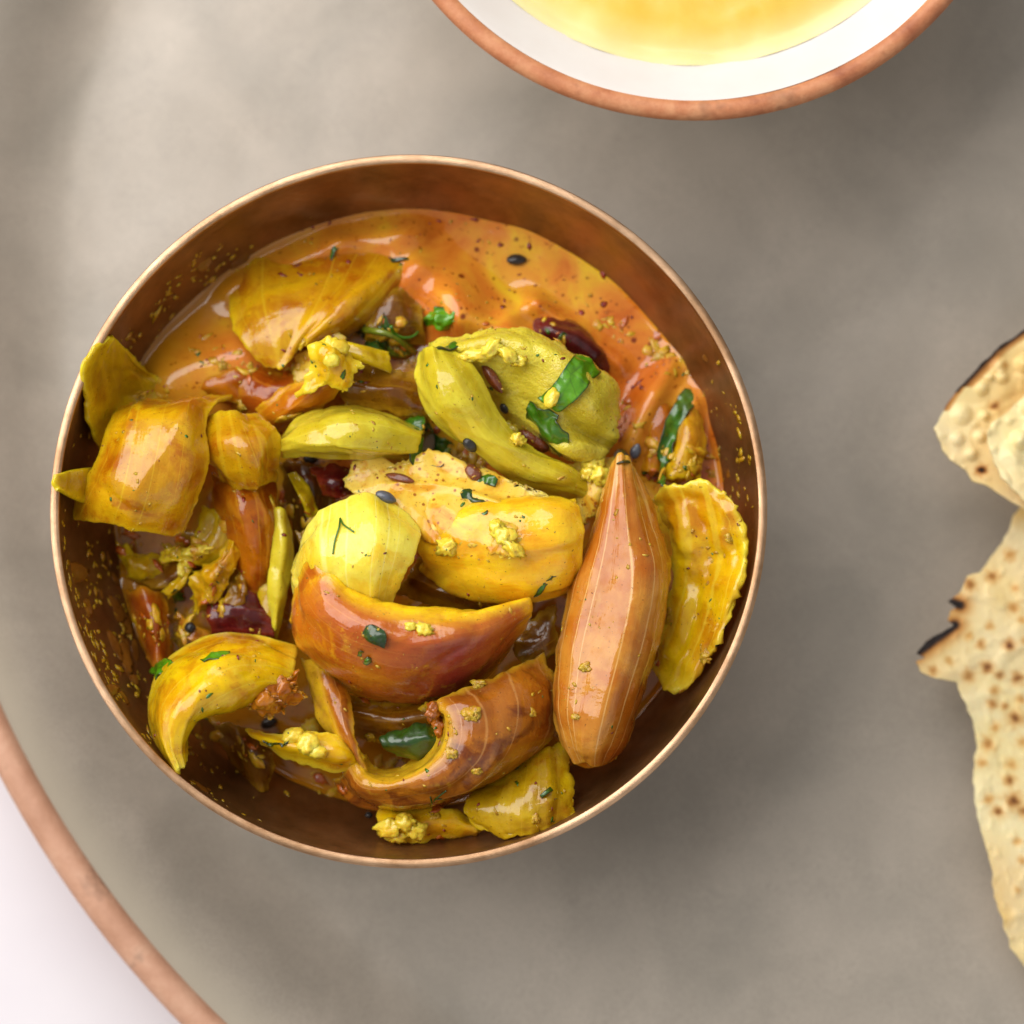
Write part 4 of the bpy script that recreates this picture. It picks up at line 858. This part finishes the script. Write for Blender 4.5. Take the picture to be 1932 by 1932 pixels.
# ------------------------------------------------------------------ papads
def papad(name, bound, right, zf, spots, label, chars, rows_n=330, cols=110, blister=0.06, bl_f=1.6, parent=None, seedv=0, edge_burn=None):
    B = [Vector((x, y, 0)) for x, y in bound]
    L = [0]
    for a, b in zip(B, B[1:]): L.append(L[-1] + (b - a).length)
    pts = []
    for k in range(rows_n + 1):
        s = L[-1] * k / rows_n
        i = max(j for j in range(len(L)) if L[j] <= s + 1e-9); i = min(i, len(B) - 2)
        f = (s - L[i]) / max(1e-9, L[i + 1] - L[i]); pts.append(B[i].lerp(B[i + 1], f))
    top, bot, T1, T2, T3 = [], [], [], [], []
    for k, p in enumerate(pts):
        jx = 4 * noise.noise(Vector((p.x * 0.05, p.y * 0.05, seedv)))
        for i in range(cols + 1):
            x = p.x + jx + (right - p.x) * (i / cols) ** 1.5; y = p.y
            z = zf(x, y)
            q = P(x, y, z); v = Vector((q.x, q.y, seedv * 3.1))
            bl = max(0, noise.noise(v * bl_f * 1.9) - 0.10) + 0.7 * max(0, noise.noise(v * bl_f * 4.1 + Vector((5, 5, 5))) - 0.1)
            for sx, sy, sr in chars.get('blisters', []):
                d = math.hypot(x - sx, y - sy) / sr
                if d < 1: bl += 1.5 * (1 - d * d)
            toast = max(0, min(1, 0.9 * (noise.noise(v * 0.55 + Vector((0, 0, 7))) + 0.15 + chars.get('toast', 0) + chars.get('fall', 0) * max(-1, min(1, (1300 - y) / 350)))))
            br = bu = 0
            for sx, sy, sr, sv in spots:
                d = math.hypot(x - sx, (y - sy)) / sr
                if d < 2.6:
                    d *= 1 + 0.55 * noise.noise(Vector((x * 0.11, y * 0.11, sx)))
                    e = math.exp(-(d / 0.75) ** 2); br = max(br, min(1, e * sv * 0.9)); bu = max(bu, max(0, (e - 0.5) * 1.6 * max(0, sv - 0.6) * 1.9))
                    toast = max(toast, math.exp(-(d / 1.2) ** 2) * 0.9)
            if edge_burn:
                e = edge_burn(x, y, (x - p.x)); br = max(br, min(1, max(0, e) ** 0.4 * 0.95)); toast = max(toast, max(0, e) ** 0.2); bu = max(bu, max(0, min(1, (e - 0.35) * 2.2)))
            q.z += blister * bl
            top.append(q); bot.append(q - Vector((0, 0, 0.09)))
            T1.append(toast); T2.append(br); T3.append(min(1, bu))
    m = cols + 1; n = len(top); FF = []
    for k in range(rows_n):
        for i in range(cols):
            a = (k * m + i, (k + 1) * m + i, (k + 1) * m + i + 1, k * m + i + 1); FF.append(a); FF.append(tuple(j + n for j in a[::-1]))
        FF.append((k * m, k * m + n, (k + 1) * m + n, (k + 1) * m)); c = k * m + cols
        FF.append((c, c + m, c + m + n, c + n))
    for i in range(cols):
        FF.append((i, i + 1, i + 1 + n, i + n)); c = rows_n * m + i; FF.append((c, c + n, c + 1 + n, c + 1))
    o = link_mesh(name, top + bot, FF, 'papad', parent, None, {'toast': T1 * 2, 'brown': T2 * 2, 'burnt': T3 * 2})
    if label: tag(o, label, 'papad')
    return o

low = [(1955,950),(1926,958),(1912,975),(1902,1007),(1868,1055),(1849,1080),(1825,1086),(1814,1117),(1788,1134),(1806,1146),(1792,1152),(1791,1170),(1801,1179),(1748,1208),(1732,1232),(1747,1241),(1729,1247),(1736,1266),(1760,1278),(1806,1287),(1808,1302),(1827,1335),(1839,1374),(1843,1398),(1837,1473),(1843,1535),(1859,1590),(1873,1643),(1877,1691),(1893,1739),(1907,1787),(1932,1821),(1975,1870),(2040,1930),(2130,1980)]
sp = [(1829,1103,14,.85),(1793,1135,16,1.1),(1872,1088,13,.8),(1905,1047,11,.6),(1915,1110,9,.6),(1912,1146,13,.65),(1868,1180,8,.55),(1850,1215,10,.7),(1904,1217,13,1.15),(1862,1258,13,1.1),(1886,1273,9,.9),(1920,1279,13,.95),(1828,1276,13,.75),(1760,1266,11,.75),(1876,1303,9,.6),(1872,1328,10,.8),(1895,1333,8,.7),(1916,1355,15,1.0),(1878,1372,8,.6),(1925,1320,9,.6),(1828,1200,9,.4),(1790,1247,9,.35),(1864,1404,12,.75),(1852,1439,9,.5),(1905,1472,11,.9),(1912,1511,16,1.05),(1866,1509,9,.6),(1883,1531,11,.95),(1908,1443,9,.5),(1932,1530,12,.9),(1928,1170,9,.5),(1929,1400,9,.5),(1935,1210,9,.5),(1919,1588,8,.4),(1928,1625,9,.5),(1920,1679,8,.4)]
rnd = random.Random(5)
for _ in range(70): sp.append((rnd.uniform(1945, 2350), rnd.uniform(1000, 1800), rnd.uniform(7, 15), rnd.uniform(.4, 1.1)))
def burn_low(x, y, dx):
    e = 0
    for (x0, y0, x1, y1, wd) in [(1801,1179,1728,1233,13),(1788,1134,1812,1142,12)]:
        ax, ay = x1 - x0, y1 - y0; t_ = max(0, min(1, ((x - x0) * ax + (y - y0) * ay) / (ax * ax + ay * ay)))
        e = max(e, math.exp(-(math.hypot(x - x0 - ax * t_, y - y0 - ay * t_) / wd) ** 2))
    return e
papad('papad', low, 2420, lambda x, y: max(0.16, 1.3 - 0.0019 * (x - 1740) - 0.3 * max(0, (y - 1500) / 500)) + 0.1 * math.sin(y * 0.012), sp,
      'lower pale papad with brown roast spots at the right edge', {'toast': 0.0, 'fall': 0.35}, seedv=2, edge_burn=burn_low, blister=0.065, bl_f=2.0)
upb = [(1990,575),(1932,622),(1873,664),(1812,729),(1792,756),(1762,808),(1775,839),(1790,866),(1823,887),(1838,908),(1860,914),(1892,935),(1926,956),(1980,990)]
def burn_up(x, y, dx):
    if y > 775: return 0
    return max(0, 1 - dx * 0.62 / (17 if y < 730 else 7)) * (1 if y < 740 else 0.55)
pr = papad('papad', upb, 2380, lambda x, y: 1.9 - 0.0019 * (x - 1760) + 0.2 * max(0, (760 - y) / 120), [(1877,766,12,1.0),(1852,887,13,1.6),(1895,690,8,.5)],
      'upper folded papad piece with charred top edge and a black spot', {'toast': 0.05, 'blisters': [(1814,782,22),(1852,733,15),(1806,828,16),(1849,824,13),(1832,858,13),(1885,690,17),(1930,688,18),(1857,785,11),(1868,713,8),(1890,712,14)]},
      seedv=11, edge_burn=burn_up, blister=0.07, rows_n=230)
flap = [(1990,700),(1932,744),(1905,775),(1871,799),(1862,815),(1868,850),(1890,900),(1932,944),(1980,975)]
fl = papad('folded_flap', flap, 2380, lambda x, y: 2.15 - 0.0018 * (x - 1860), [], None, {'toast': -0.1, 'blisters': [(1940,768,18),(1925,830,20)]}, seedv=19, rows_n=120, blister=0.13, bl_f=1.4)
fl.parent = pr; fl.location = fl.location - pr.location
